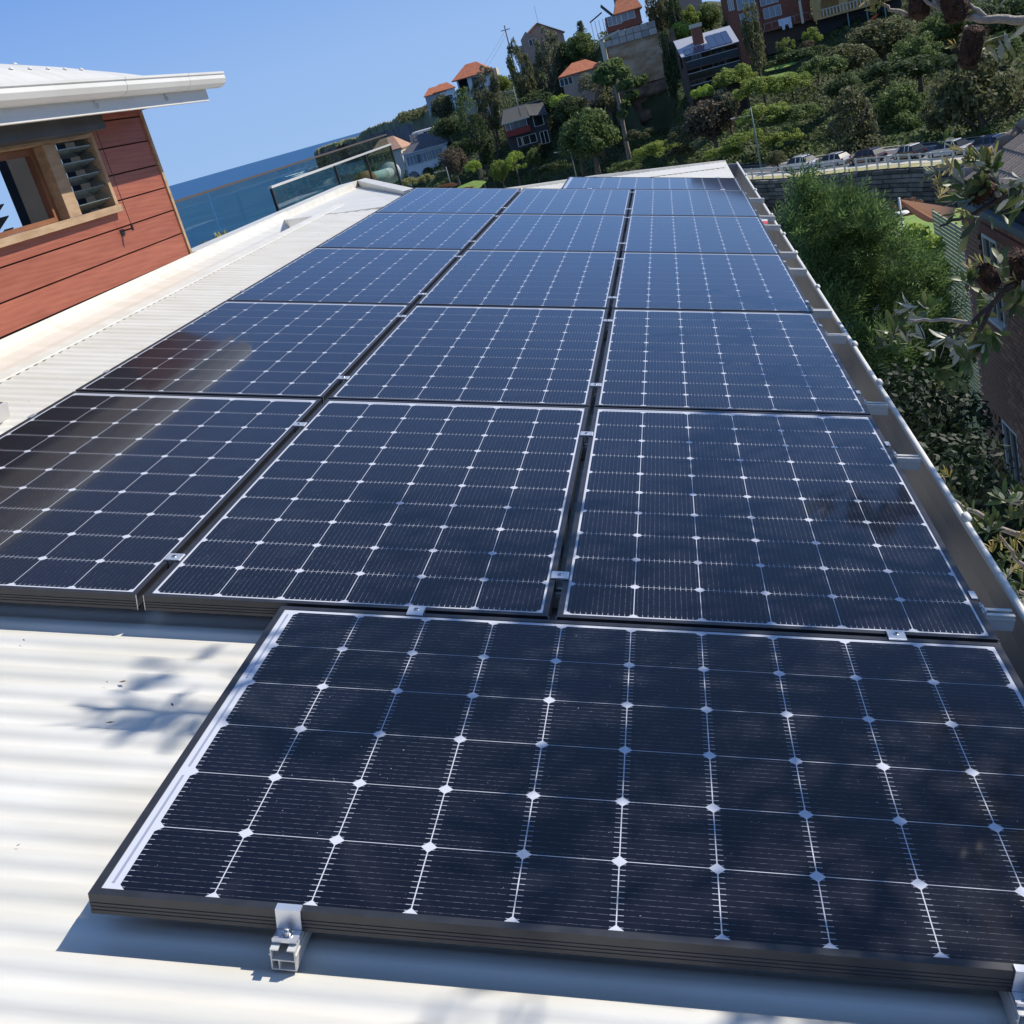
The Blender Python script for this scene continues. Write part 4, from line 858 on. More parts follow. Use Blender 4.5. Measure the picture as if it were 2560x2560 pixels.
# cutting: rock face with concrete panels above
f = Fac(*Z4(700, 700), 213, 3, 'rock_cutting', 'tall tan sandstone cutting topped with grey concrete panels below the brick house', 'retaining wall', 12)
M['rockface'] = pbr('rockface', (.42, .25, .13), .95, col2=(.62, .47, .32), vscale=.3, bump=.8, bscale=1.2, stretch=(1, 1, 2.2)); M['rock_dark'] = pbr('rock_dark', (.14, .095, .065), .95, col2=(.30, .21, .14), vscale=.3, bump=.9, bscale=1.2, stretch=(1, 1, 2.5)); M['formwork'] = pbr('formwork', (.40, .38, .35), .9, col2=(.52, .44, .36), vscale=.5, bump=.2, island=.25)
tl = f.L(*Z4(350, 455)); tr = f.L(*Z4(930, 290)); bl = f.L(*Z4(430, 1080)); br = f.L(*Z4(1100, 960))
nx_, nz_ = 30, 30; V = []
ztop, zbt = f.L(*Z4(640, 500))[1], f.L(*Z4(760, 1020))[1]; xL, xR = f.L(*Z4(405, 700))[0], f.L(*Z4(1050, 620))[0]
zlow = f.L(*Z4(900, 1560))[1]
def face(x0, x1, z0, z1, y, amp, nx, nz, name, mat, ledge=False):
    V = []
    for j in range(nz + 1):
        for i in range(nx + 1):
            x = x0 + (x1 - x0) * i / nx; z = z0 + (z1 - z0) * j / nz
            n_ = math.sin(x * .9 + z * .35) * .5 + math.sin(z * 1.7 + x * .2) * .35 + random.uniform(-.4, .4) + (1.2 * (math.floor(z / 2.2) % 2) if ledge else 0)
            V.append((x, y - amp * n_, z))
    return link(name, npmesh(name, V, [(j * (nx + 1) + i, j * (nx + 1) + i + 1, (j + 1) * (nx + 1) + i + 1, (j + 1) * (nx + 1) + i) for j in range(nz) for i in range(nx)], mat), f.t, f.I)
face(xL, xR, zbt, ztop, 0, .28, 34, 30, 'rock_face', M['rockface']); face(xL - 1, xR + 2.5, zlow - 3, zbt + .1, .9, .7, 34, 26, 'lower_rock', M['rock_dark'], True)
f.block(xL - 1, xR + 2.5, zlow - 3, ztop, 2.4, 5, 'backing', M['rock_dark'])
zpt = f.L(*Z4(640, 330))[1]; npan = 7
for i in range(npan):
    for j in range(2):
        x0 = xL - .3 + (xR - xL) * i / npan; x1 = xL - .3 + (xR - xL) * (i + 1) / npan - .08; hh = (zpt - ztop) / 2
        if x0 < xL + .5 and j == 1: continue
        f.block(x0, x1, ztop + hh * j + .02, ztop + hh * (j + 1) - .06, -.35 + random.uniform(-.06, .06), 1.2, 'concrete_panel', M['formwork'])
f.block(xL - 1.1, xL - .35, zbt + 3, ztop + 1.5, -.4, 1.5, 'pale_pier', M['cream'])
f.part(MB().sheet([(xL - 1.2, -.4, ztop + 1.2), (xL + 2.6, -.4, zpt - .2), (xL + 2.6, -.1, zpt - .2), (xL - 1.2, -.1, ztop + 1.2)], (0, 0, .3)), 'sloping_coping', M['cream'])
for k, (a, c) in enumerate(((1150, 1010), (1180, 1130), (1215, 1230))):
    x, z = f.L(*Z4(a, c)); f.block(x - .9, x + .9, z - 1.0, z + 1.1, -.6, 1, 'stone_pier', M['rockface'])
x, z = f.L(*Z4(1240, 1350)); f.block(x - 1, x + 1, z - 5, z + 1.2, -.5, 1, 'stone_pier', M['rockface'])
# house with solar panels
f = Fac(*Z5(560, 800), 188, -8, 'solar_roof_house', 'dark three storey house with pale grey skillion roof carrying solar panels and a chimney')
el0 = f.L(*Z5(135, 640)); er0 = f.L(*Z5(1005, 395)); tl0 = f.L(*Z5(60, 385), 5.5); zlow = f.L(*Z5(260, 1170))[1]
zE = (el0[1] + er0[1]) / 2; xl, xr = el0[0], er0[0]; Hh = tl0[1] - zE
b = MB(); b.sheet([(xl, -.6, zE), (xr, -.6, zE), (xr, 5.5, zE + Hh), (xl, 5.5, zE + Hh)], (0, 0, .14)); f.part(b, 'roof', pbr('zinc', (.42, .43, .47), .5, var=.05))
def onroof(a, c):   # pixel -> point on the roof slope
    for y in np.linspace(-.6, 5.5, 60):
        x, z = f.L(*Z5(a, c), y)
        if z <= zE + (y + .6) / 6.1 * Hh + .16: return x, y
    return x, 5.5
sl_ = Hh / 6.1
for (q0, q1, q2, q3, n_) in (((180, 520), (575, 410), (600, 495), (205, 610), 4), ((560, 300), (860, 225), (920, 390), (600, 495), 3)):
    A_, B_, C_, D_ = [onroof(*q_) for q_ in (q0, q1, q2, q3)]
    for k in range(n_):
        x0 = D_[0] + (C_[0] - D_[0]) * k / n_; x1 = D_[0] + (C_[0] - D_[0]) * (k + 1) / n_ - .06; y0, y1 = (C_[1] + D_[1]) / 2, (A_[1] + B_[1]) / 2
        zz = lambda y: zE + (y + .6) * sl_ + .22
        b = MB(); b.sheet([(x0, y0, zz(y0)), (x1, y0, zz(y0)), (x1, y1, zz(y1)), (x0, y1, zz(y1))], (0, 0, .05)); f.part(b, 'roof_solar_panel', pbr('far_pv', (.02, .03, .07), .15, coat=1) if 'far_pv' not in bpy.data.materials else bpy.data.materials['far_pv'])
cx, cy = onroof(415, 430); zc = zE + (cy + .6) * sl_; f.block(cx - .75, cx + .75, zc - .5, zc + 2.6, cy, cy + 1.2, 'chimney', M['brick_far']); f.block(cx - .9, cx + .9, zc + 2.62, zc + 3.2, cy - .1, cy + 1.3, 'chimney_cap', M['cream'])
M['brown_wall'] = pbr('brown_wall', (.095, .065, .048), .85, var=.15)
st = (zE - zlow) / 3
f.block(xl + .5, xr - .3, zlow - 6, zE - .05, 2.0, 7, 'wall', M['brown_wall']); f.block(xl + .3, xl + .6, zlow - 6, zE, -.2, 7, 'side_wall', M['brown_wall']); f.block(xr - .3, xr, zlow - 6, zE, -.2, 6.9, 'end_wall', M['brown_wall'])
for k in (1, 2, 3):
    z = zE - st * k; f.block(xl + .6, xr - .3, z - .25, z, -.1, 1.98, 'balcony_slab', M['brown_wall']); f.block(xl + .6, xr - .3, z + .95, z + 1.02, -.1, -.04, 'balcony_rail', M['alu_dull']); f.block(xl + .6, xr - .3, z + .02, z + .93, -.08, -.06, 'balustrade_panel', M['glass_dark'])
for xx in np.linspace(xl + .6, xr - .6, 5)[1:-1]: f.block(xx, xx + .25, zlow, zE - .2, .02, .3, 'pillar', M['brown_wall'])
f.win(*Z5(385, 1010), 3.0, 2.2, y=2.0, glass='glass_pale', fr='dark_steel'); f.win(*Z5(365, 660), 2.0, 2.0, y=2.0, glass='glass_pale', fr='dark_steel', panes=1); f.win(*Z5(740, 610), 1.8, 2, y=2, fr='dark_steel'); f.win(*Z5(780, 800), 2.2, 2, y=2, fr='dark_steel'); f.win(*Z5(210, 680), 1.8, 2.0, y=2, fr='dark_steel')
# brick apartments
f = Fac(*Z6(300, 100), 217, -6, 'brick_apartments', 'red brick apartment block with white framed windows at the top of the picture', 'building')
xl = f.L(*Z6(70, 100))[0]; xr = f.L(*Z6(640, 60))[0]; zb = f.L(*Z6(400, 300))[1]; xm, _ = f.L(*Z6(380, 100))
f.block(xl, xm, zb - 6, zb + 22, 0, 10, 'wall', M['brick_far']); f.block(xm + .01, xr + 4, zb - 6, zb + 22, .8, 10, 'recessed_wall', M['brick_far'])
for q, y in (((250, 30), 0), ((280, 165), 0), ((505, 115), .8), ((470, -10), .8), ((105, 50), 0)): f.win(*Z6(*q), 3.1 if q[0] > 200 else 1.0, 1.75, y=y, glass='glass_pale', panes=3)
x0, z0 = f.L(*Z6(415, 300)); x1 = f.L(*Z6(850, 170))[0]
f.block(x0, x1 + 1, z0 - .3, z0, -2.4, .78, 'balcony_slab', M['brick_far']); f.block(x0, x1 + 1, z0 - 4, z0 - .32, -1, .78, 'podium', M['brown_wall'])
f.block(x0, x1, z0 + 1.0, z0 + 1.08, -2.38, -2.32, 'balcony_rail', M['lamp_grey'])
for xx in np.linspace(x0, x1, 7): f.block(xx, xx + .07, z0, z0 + .99, -2.38, -2.32, 'rail_post', M['lamp_grey'])
o = f.o
t = thing('laundry', 'white laundry hanging over the balcony rail of the brick apartments', 'laundry', f.t.matrix_world.copy())
V = []; nn = 18
xa, za = f.L(*Z6(560, 195), -2.5); xb, zb2 = f.L(*Z6(680, 150), -2.5)
for j in range(7):
    for i in range(nn): x = xa + (xb - xa) * i / (nn - 1); V.append((x, -2.5 - .12 * math.sin(i * 1.9) - .03 * j, z0 + 1.12 - j * .30 * (1 if 3 < i < 8 or i > 12 else .6)))
link('cloth', npmesh('cloth', V, [(j * nn + i, j * nn + i + 1, (j + 1) * nn + i + 1, (j + 1) * nn + i) for j in range(6) for i in range(nn - 1)], pbr('sheet_white', (.7, .74, .82), .8), True), t, f.I)
# yellow rendered house
f = Fac(*Z6(1010, 130), 214, 4, 'yellow_house', 'ochre rendered house with an arched loggia on slim green posts', 'house')
x0, zf = f.L(*Z6(905, 185)); x1 = f.L(*Z6(1320, 90))[0] + 7; f.block(x0, x1, zf - .35, zf, -.2, 8, 'floor_slab', M['wall_yellow'])
xa = f.L(*Z6(1065, 80))[0]; archwall(f, x0, x1 - 6, zf + .01, zf + 4.3, [(xa, 1.5), (xa + 4.2, 1.3)], 0, .4, M['wall_yellow']); f.block(x0 + .5, x1, zf + .01, zf + 8, 2.4, 8, 'back_wall', M['wall_yellow'])
f.block(x0 - .3, x1, zf + 4.32, zf + 4.7, -.6, 2.38, 'cornice', M['cream'])
xb = x0 - .4; f.block(xb - 1.6, xb - 1.2, zf - .2, zf + 3.5, -.3, .1, 'column', M['cream'])
for xx in np.arange(xa - 1.3, x1 - 5, .55): f.block(xx, xx + .2, zf + .02, zf + 1.0, -.14, .0 - .01, 'baluster', M['cream'])
f.block(xa - 1.5, x1 - 5, zf + 1.01, zf + 1.15, -.18, -.005, 'handrail', M['cream'])
f.block(x0 + .2, x1, zf - 7, zf - .37, 3.0, 8, 'undercroft_wall', M['wall_dark'])
for q in ((1235, 160), (1425, 150), (1595, 100)):
    x, _ = f.L(*Z6(*q)); f.part(MB().tube([(x, .2, zf - 6.5), (x, .2, zf - .36)], .12, 8), 'post', pbr('post_green', (.20, .32, .29), .5) if 'post_green' not in bpy.data.materials else bpy.data.materials['post_green'])
t = thing('kayak', 'orange kayak leaning in the dark space under the ochre house', 'kayak', Matrix.Identity(4)); p0 = at(*Z6(1400, 258), 213.2); p1 = at(*Z6(1530, 130), 213.2)
pts = [p0 + (p1 - p0) * s_ for s_ in np.linspace(0, 1, 9)]; MB().tube(pts, [.03, .16, .25, .29, .30, .29, .25, .16, .03], 8).build('hull', pbr('kayak_orange', (.60, .12, .04), .4), t, True)
# small white building behind trees at top
f = Fac(1700, 6, 236, 0, 'pale_roof_house', 'pale grey roofed house peeping between trees right of the brick house', 'house'); f.block(-4, 4, -6, 2, 0, 7, 'wall', M['wall_grey']); f.hip(-4, 4, 0, 7, 2.1, 1.8, 'roof', pbr('palegrey', (.5, .5, .52), .6))

# ------------------------------------------------------------------ headland
def headland(u_pts, d, depth, name, zbot, mats, seed):
    rs = np.random.default_rng(seed); V = []; nz = 14; cols = []
    us = np.arange(u_pts[0][0], u_pts[-1][0] + .1, 1.6)
    for u in us:
        v = np.interp(u, [p[0] for p in u_pts], [p[1] for p in u_pts]); dd_ = np.interp(u, [p[0] for p in u_pts], [p[2] for p in u_pts])
        top = at(u, v, dd_); top[2] += rs.normal(0, .25 * d / 1000); out = top - CW; out[2] = 0; out /= np.linalg.norm(out); j = rs.normal(0, .2 * d / 1000)
        for k in range(nz + 1):
            s_ = k / nz; z = top[2] + (zbot - top[2]) * s_
            V.append(top - out * (6 * s_ ** .7 * d / 1000 + j + rs.normal(0, 1.1) * d / 1000 * (0 < k) + 2.0 * math.sin(s_ * 22 + u * .05) * d / 1000) * (k > 0) + np.array([0, 0, z - top[2]]))
        for s_ in (.05, .2, .5, 1.0): V.append(top + out * depth * s_ + np.array([0, 0, rs.normal(0, .6) + (1 - abs(2 * s_ - .6)) * 1.0 * d / 1000]))
    n = nz + 5; order = list(range(nz, -1, -1)) + [nz + 1, nz + 2, nz + 3, nz + 4]; Fq = []; mi = []
    for i in range(len(us) - 1):
        for k in range(n - 1):
            a, c = order[k], order[k + 1]; Fq.append((i * n + a, (i + 1) * n + a, (i + 1) * n + c, i * n + c)); mi.append(0 if k < nz - 2 else 1)
    me = npmesh(name, V, Fq, mats[0]); me.materials.append(mats[1]); me.polygons.foreach_set('material_index', mi)
    return tag(link(name, me), kind='structure')
M['cliff'] = pbr('cliff', (.085, .080, .075), .95, col2=(.17, .155, .135), vscale=.03, bump=.8, bscale=.2, stretch=(1, 1, 3)); M['headgrass'] = pbr('headgrass', (.10, .14, .045), .95, col2=(.26, .22, .12), vscale=.035)
headland([(786, 388, 1900), (792, 376, 1900), (806, 370, 1900), (822, 364, 1880), (838, 358, 1850), (858, 352, 1850), (876, 348, 1820), (890, 345, 1800), (900, 340, 1750), (912, 330, 1700), (960, 318, 1650)], 1900, 240, 'headland', SEA - 2, (M['cliff'], M['headgrass']), 3)
headland([(892, 346, 1150), (905, 333, 1120), (920, 322, 1100), (940, 316, 1080), (960, 308, 1050), (980, 306, 1000), (986, 298, 960), (1010, 292, 900), (1030, 290, 850), (1045, 284, 800), (1060, 275, 780), (1075, 268, 700), (1100, 262, 640), (1130, 258, 560)], 900, 160, 'headland', SEA - 2, (M['cliff'], M['headgrass']), 5)
headland([(1030, 300, 620), (1045, 292, 600), (1062, 282, 560), (1085, 270, 520), (1105, 262, 480), (1140, 250, 450), (1180, 262, 430)], 520, 60, 'headland', SEA - 2, (pbr('near_cliff', (.10, .09, .07), .95, col2=(.34, .26, .18), vscale=.08, bump=.8, bscale=.5, stretch=(1, 1, 2)), M['headgrass']), 8)
# surf at the foot of the headland
V = []; Fq = []
for k in range(60):
    u = random.choice([random.gauss(755, 14), random.gauss(800, 28), random.uniform(740, 880)]); vv = 432 - (u - 755) * .26 + random.gauss(0, 3)
    p = hitz(u, vv, SEA + .05); r1, r2 = random.uniform(3, 11), random.uniform(10, 45); bb = len(V)
    for i in range(10): V.append((p[0] + r1 * math.cos(i * .628) * random.uniform(.7, 1.2), p[1] + r2 * math.sin(i * .628) * random.uniform(.7, 1.2), p[2] + k * .002))
    Fq.append(tuple(range(bb, bb + 10)))
tag(link('surf', npmesh('surf', V, Fq, pbr('foam', (.7, .75, .78), .9))), 'white surf breaking at the foot of the dark headland', 'surf', kind='stuff')

# ================================================================== NEIGHBOUR ON THE RIGHT
NX = 5.0
nb = thing('brick_neighbour_house', 'neighbouring brown brick house at the right edge with white framed windows and ribbed tile roof', 'house', TR(NX, 17, -9)); I = TR(-NX, -17, 9)
M['brick'] = pbr('brick', (.33, .155, .085), .9, col2=(.43, .22, .12), vscale=9, bump=.3, bscale=60, island=.28)
b = MB(); b.box(NX + .12, NX + 6, 10, 18.9, -9, -2.45); b.build('inner_wall', pbr('mortar2', (.16, .12, .095), .95), nb, False, I)
wins = [(16.68, 17.6, -4.50, -3.02), (16.72, 17.66, -7.84, -6.34)]
fillm = MB()
def fillwall(y0, y1, z0, z1): fillm.box(NX + .02, NX + .119, y0, y1, z0, z1)
bl, bhh = .23, .076; pitch = .086; cnt = 0; rest = MB(); bricks = []
ME_br = {}
for r_ in range(int((9 - 2.45) / pitch)):
    z = -2.47 - pitch * (r_ + 1); y = 18.88 - (.12 if r_ % 2 else 0)
    while y > 12.2:
        y0 = y - bl; inw = any(y0 < w[1] and y > w[0] and z + bhh > w[2] and z < w[3] for w in wins)
        if not inw: bricks.append((y0, y, z))
        y = y0 - .01
def visw(y, z):
    c = RCW.T @ (np.array([NX, y, z]) - CW); u, v = 1280 + F * c[0] / c[2], 1280 + F * c[1] / c[2]; return u < 2575 and 440 < v < 1330
bricks.sort(key=lambda q: (not visw(q[0], q[2]), q[0]))
mb0 = MB().box(0, .10, 0, bl, 0, bhh).mesh('brick', M['brick'])
nvis = 0
for y0, y1, z in bricks:
    if visw(y0, z) and nvis < 298:
        link('brick', mb0, nb, I @ Matrix.Translation((NX + random.uniform(-.003, .003), y0, z))); nvis += 1
    else: rest.box(NX, NX + .1, y0, y1, z, z + bhh)
tag(rest.build('brick', M['brick'], nb, False, I), kind='stuff')
b = MB(); b.box(NX - .05, NX + .05, 12, 18.6, -2.96, -2.80); b.build('soldier_course', M['brick_far'], nb, False, I)
for (y0, y1, z0, z1) in wins:
    b = MB(); b.box(NX + .01, NX + .09, y0, y0 + .06, z0 + .06, z1 - .06); b.box(NX + .01, NX + .09, y1 - .06, y1, z0 + .06, z1 - .06); b.box(NX + .01, NX + .09, y0, y1, z1 - .06, z1); b.box(NX - .05, NX + .09, y0 - .04, y1 + .04, z0, z0 + .06)
    w = b.build('window', M['fence_white'], nb, False, I); MB().box(NX + .06, NX + .07, y0 + .06, y1 - .06, z0 + .06, z1 - .06).build('pane', M['glass_dark'], w)
    MB().box(NX + .02, NX + .06, (y0 + y1) / 2 - .02, (y0 + y1) / 2 + .02, z0 + .06, z1 - .06).build('mullion', M['alu_dull'], w)
b = MB(); b.box(NX - .34, NX - .22, 10, 17.4, -2.44, -2.34); b.build('gutter', pbr('gut_green', (.10, .13, .13), .5), nb, False, I)
for k in range(14): b = MB(); y = 14.0 + .33 * k; b.box(NX - .01, NX + .03, y, y + .03, -2.72, -2.50) if y < 18.5 else None; b.v and b.build('vent_slot', M['rubber'], nb, False, I)
# ribbed tile roof: slope rises away from the gutter, hip at the far end
M['tile_brown'] = pbr('tile_brown', (.25, .19, .145), .85, col2=(.33, .27, .21), vscale=2.5, bump=.4, bscale=40, island=.18)
sl = .54; tw, tl_ = .30, .40
n_t = 0; fart = MB()
def tile(b):
    pts = []; n = 8
    for i in range(n + 1):
        u = i / n; h = .022 * abs(math.sin(2 * math.pi * u)) + .004; pts.append((u * tw, h))
    vs = [(0, y, h + .016) for y, h in pts] + [(tl_, y, h) for y, h in pts]
    fs = [(i, i + 1, i + n + 2, i + n + 1) for i in range(n)]
    b.add(vs + [(0, y, h) for y, h in pts], fs + [(i, 2 * n + 2 + i, 2 * n + 3 + i, i + 1) for i in range(n)]); return b
ME_tile = tile(MB()).mesh('roof_tile', M['tile_brown'])
rot = Matrix.Rotation(-math.atan(sl), 4, 'Y')
for i in range(11):
    for j in range(24):
        s_ = i * (tl_ - .04); X = NX - .22 + s_ * math.cos(math.atan(sl)); Z = -2.06 + s_ * math.sin(math.atan(sl)); y = 17.3 - (j + 1) * tw
        link('roof_tile', ME_tile, nb, I @ Matrix.Translation((X, y, Z)) @ rot)
b = MB(); b.sheet([(NX - .2, 10, -2.10), (NX - .2, 17.35, -2.10), (NX + 4.0, 17.35, .15), (NX + 4, 10, .15)], (0, 0, -.05)); b.box(NX - .20, NX - .16, 10, 17.36, -2.36, -2.11); b.build('roof_deck', M['dark_int'], nb, False, I)
h0, h1 = np.array([NX - .26, 17.42, -2.07]), np.array([NX + 4.0, 17.42, .22])
for k in range(13):
    a_, c_ = h0 + (h1 - h0) * (k / 13), h0 + (h1 - h0) * ((k + 1.04) / 13); MB().tube([a_ + (0, 0, .02), c_], [.13, .11], 10).build('hip_cap', M['tile_brown'], nb, True, I)
b = MB(); b.sheet([(NX + .1, 17.30, -2.45), (NX + .1, 17.30, -2.0), (NX + 4, 17.30, .1), (NX + 4, 17.30, -2.45)], (0, .05, 0)); b.build('gable_wall', M['brick_far'], nb, False, I)
b = MB(); b.tube([(NX + .45, 15.6, -1.66), (NX + .45, 13.2, -1.66)], .035, 8); b.build('roof_pipe', M['alu_dull'], nb, True, I)
# slatted green screen
sc_ = thing('slatted_screen', 'tall pale green slatted screen between the conifer and the brick house', 'screen', TR(NX, 19, -9)); I = TR(-NX, -19, 9)
M['slat'] = pbr('slat', (.36, .38, .19), .6, var=.06)
for k in range(60):
    z = -3.13 - k * .080 - .080
    b = MB(); b.box(NX, NX + .028, 19.02, 21.36, z, z + .060); b.build('slat', M['slat'], sc_, False, I)
b = MB()
for y in (18.96, 20.83, 19.46, 21.37): b.box(NX + .024, NX + .05, y, y + .05, -9, -3.12)
b.build('frame', M['slat'], sc_, False, I)
M['screen_wall'] = pbr('screen_wall', (.16, .18, .13), .9)
b = MB(); b.box(NX + .3, NX + .36, 18.96, 21.42, -9.5, -4.9 - 3.1); b.box(NX + .001, NX + .021, 18.96, 21.42, -9.5, -3.13 - 60 * .080 - .02); b.build('base_panel', M['screen_wall'], sc_, False, I)
b = MB(); b.box(NX - .004, NX + .05, 18.90, 18.955, -9.5, -3.10); b.build('edge_post', M['alu_dull'], sc_, False, I)
# shade sail on its pole
t = thing('shade_sail', 'peach coloured triangular shade sail behind the slatted screen', 'shade sail', TR(*at(2247, 497, 36)))
A_, B_, D_ = at(2249, 498, 36), at(2390, 520, 27), at(2372, 566, 26)
V = []; nn = 12
for i in range(nn + 1):
    for j in range(nn + 1):
        s1, s2 = i / nn, j / nn; p = A_ + (B_ + (D_ - B_) * s2 - A_) * s1; p[2] -= .35 * math.sin(math.pi * s1) * math.sin(math.pi * s2); V.append(p)
link('fabric', npmesh('fabric', V, [(i * (nn + 1) + j, i * (nn + 1) + j + 1, (i + 1) * (nn + 1) + j + 1, (i + 1) * (nn + 1) + j) for i in range(nn) for j in range(nn)], leafmat('sail', [(.62, .33, .19), (.62, .33, .19)], .8, .4), True), t, t.matrix_world.inverted())
p0, p1 = at(2266, 640, 36), at(2247, 494, 36); t = thing('sail_pole', 'slim white pole with a small round lamp holding the peach shade sail', 'pole', TR(*p0)); I = t.matrix_world.inverted()
MB().tube([p0 + (0, 0, -3), p1], .035, 8).build('pole', M['fence_white'], t, True, I); c = at(2251, 532, 35.9); MB().tube([c + (0, 0, -.03), c + (0, 0, .02), c + (0, 0, .05)], [.26, .22, .04], 14).build('lamp_shade', M['fence_white'], t, False, I)
# grey roof and lawn down in the garden
t = thing('garden_shed', 'small grey roofed shed between the conifer and the slatted screen', 'shed', TR(*at(2210, 610, 42))); I = t.matrix_world.inverted()
a_, b2, c_, d_ = at(2214, 572, 42), at(2262, 585, 45), at(2252, 625, 40), at(2204, 612, 39.5); e_ = at(2192, 590, 42.5)
MB().sheet([a_, b2, c_, d_], (0, 0, -.1)).build('roof', pbr('shed_roof', (.24, .24, .27), .7), t, False, I); MB().sheet([a_, d_, e_], (0, 0, -.1)).build('side_roof', bpy.data.materials['shed_roof'], t, False, I)
MB().tube([a_ + (0, 0, .04), d_ + (0, 0, .04)], .06, 6).build('ridge', M['alu_dull'], t, False, I); MB().box(a_[0] - .8, a_[0] + 2, a_[1] - 1.0, a_[1] + .8, -12, a_[2] - .9).build('wall', M['wall_grey'], t, False, I)
M['lawn'] = pbr('lawn', (.16, .26, .05), .95, col2=(.24, .33, .07), vscale=2)
for n_, (u, v, d, rx, ry, z_) in enumerate([(2325, 596, 47, 4, 6, .3)]):
    p = at(u, v, d); b = MB(); b.add([(p[0] + rx * math.cos(i * .42), p[1] + ry * math.sin(i * .42), p[2]) for i in range(15)] , [tuple(range(15))]); tag(b.build('lawn', M['lawn']), kind='structure')
for n_, (q, d, rx, rz) in enumerate((((1176, 466), 200, 3.0, .8), ((1955, 166), 186, 3.0, .25), ((1930, 196), 174, 3.4, .5))):
    p = at(*q, d); out = p - CW; out[2] = 0; out /= np.linalg.norm(out); sd = np.array([out[1], -out[0], 0])
    b = MB(); rx0 = rx; b.add([p + sd * rx0 * random.uniform(.7, 1.15) * math.cos(i * .42) + (out * .86 + np.array([0, 0, .42])) * rz * 2 * math.sin(i * .42) * random.uniform(.8, 1.1) for i in range(15)], [tuple(range(15))]); tag(b.build('lawn', M['lawn']), kind='structure')

# ================================================================== VEGETATION
def leafcloud(n, lump_c, lump_r, size, seed, flat=1.0, aspect=1.7, droop=0.0, shell=.72):
    """n leaf quads on the skins of many small lumps"""
    g = np.random.default_rng(seed); lump_c = np.asarray(lump_c, float); lump_r = np.asarray(lump_r, float)
    w = lump_r ** 2; idx = g.choice(len(lump_c), n, p=w / w.sum())
    d = g.normal(size=(n, 3)); d /= np.linalg.norm(d, axis=1)[:, None]; d[:, 2] = np.where((d[:, 2] < -.6) & (g.random(n) < .6), -d[:, 2], d[:, 2])
    rad = lump_r[idx] * g.uniform(shell, 1.05, n); P = lump_c[idx] + d * rad[:, None] * np.array([1, 1, flat])
    N = d + g.normal(scale=.55, size=(n, 3)); N /= np.linalg.norm(N, axis=1)[:, None]
    T = np.cross(N, g.normal(size=(n, 3))); T[:, 2] -= droop; T -= N * (T * N).sum(1)[:, None]; T /= np.linalg.norm(T, axis=1)[:, None] + 1e-9
    B = np.cross(N, T); s = size * g.uniform(.55, 1.35, n)[:, None]
    V = np.stack([P - T * s * aspect * .5, P + B * s * .5, P + T * s * aspect * .5, P - B * s * .5], 1).reshape(-1, 3)
    return V, np.arange(n * 4).reshape(n, 4)
def lumps(seed, kind):
    g = np.random.default_rng(seed); c = []; r = []
    if kind == 'round':
        for i in range(46):
            d = g.normal(size=3); d /= np.linalg.norm(d); d[2] = max(d[2], -.75 * g.random()); q = g.uniform(.40, .80); c.append(d * q * np.array([1, 1, .85])); r.append(g.uniform(.17, .33))
    if kind == 'cone':
        for i in range(40):
            z = g.uniform(-.8, .85); ww = (1 - (z + .8) / 1.9) ** .75; a = g.uniform(0, 6.28); q = g.uniform(.3, .75) * ww; c.append((q * math.cos(a), q * math.sin(a), z)); r.append(.14 + .18 * ww)
    if kind == 'airy':
        for i in range(26):
            d = g.normal(size=3); d /= np.linalg.norm(d); c.append(d * g.uniform(.4, .95) * np.array([1, 1, .9])); r.append(g.uniform(.10, .24))
    if kind == 'column':
        for i in range(30):
            z = g.uniform(-1, 1); ww = .75 * (1 - abs(z) ** 3 * .6); a = g.uniform(0, 6.28); c.append((ww * .6 * math.cos(a), ww * .6 * math.sin(a), z)); r.append(g.uniform(.18, .34))
    if kind == 'mound':
        for i in range(42):
            a = g.uniform(0, 6.28); q = math.sqrt(g.uniform(0, 1)) * .85; c.append((q * math.cos(a), q * math.sin(a), (1 - q * q) * .6 + g.uniform(-.25, .1))); r.append(g.uniform(.14, .26))
    if kind == 'gum':
        for i in range(34):
            z = g.uniform(-.75, .85); ww = .85 * math.sqrt(max(.05, 1 - (z - .1) ** 2)); a = g.uniform(0, 6.28); q = g.uniform(.35, .85) * ww; c.append((q * math.cos(a), q * math.sin(a), z)); r.append(g.uniform(.13, .25))
    return c, r
CR = {}
specs = {'round': (6200, .060, .85, 1.5, 0), 'cone': (4800, .055, 1, 1.6, .3), 'airy': (2400, .050, 1, 2.0, .2), 'column': (3600, .065, 1, 1.7, .3), 'mound': (5400, .058, .9, 1.4, 0), 'gum': (4300, .052, 1.15, 2.4, 1.2)}
for kd, (n, sz, fl, asp, dr) in specs.items():
    for v_ in range(3 if kd in ('round', 'mound') else 2):
        c, r = lumps(hash_ := (sum(map(ord, kd)) + 17 * v_), kd); V, Fq = leafcloud(n, c, r, sz, hash_ + 1, fl, asp, dr); CR[(kd, v_)] = (V, Fq)
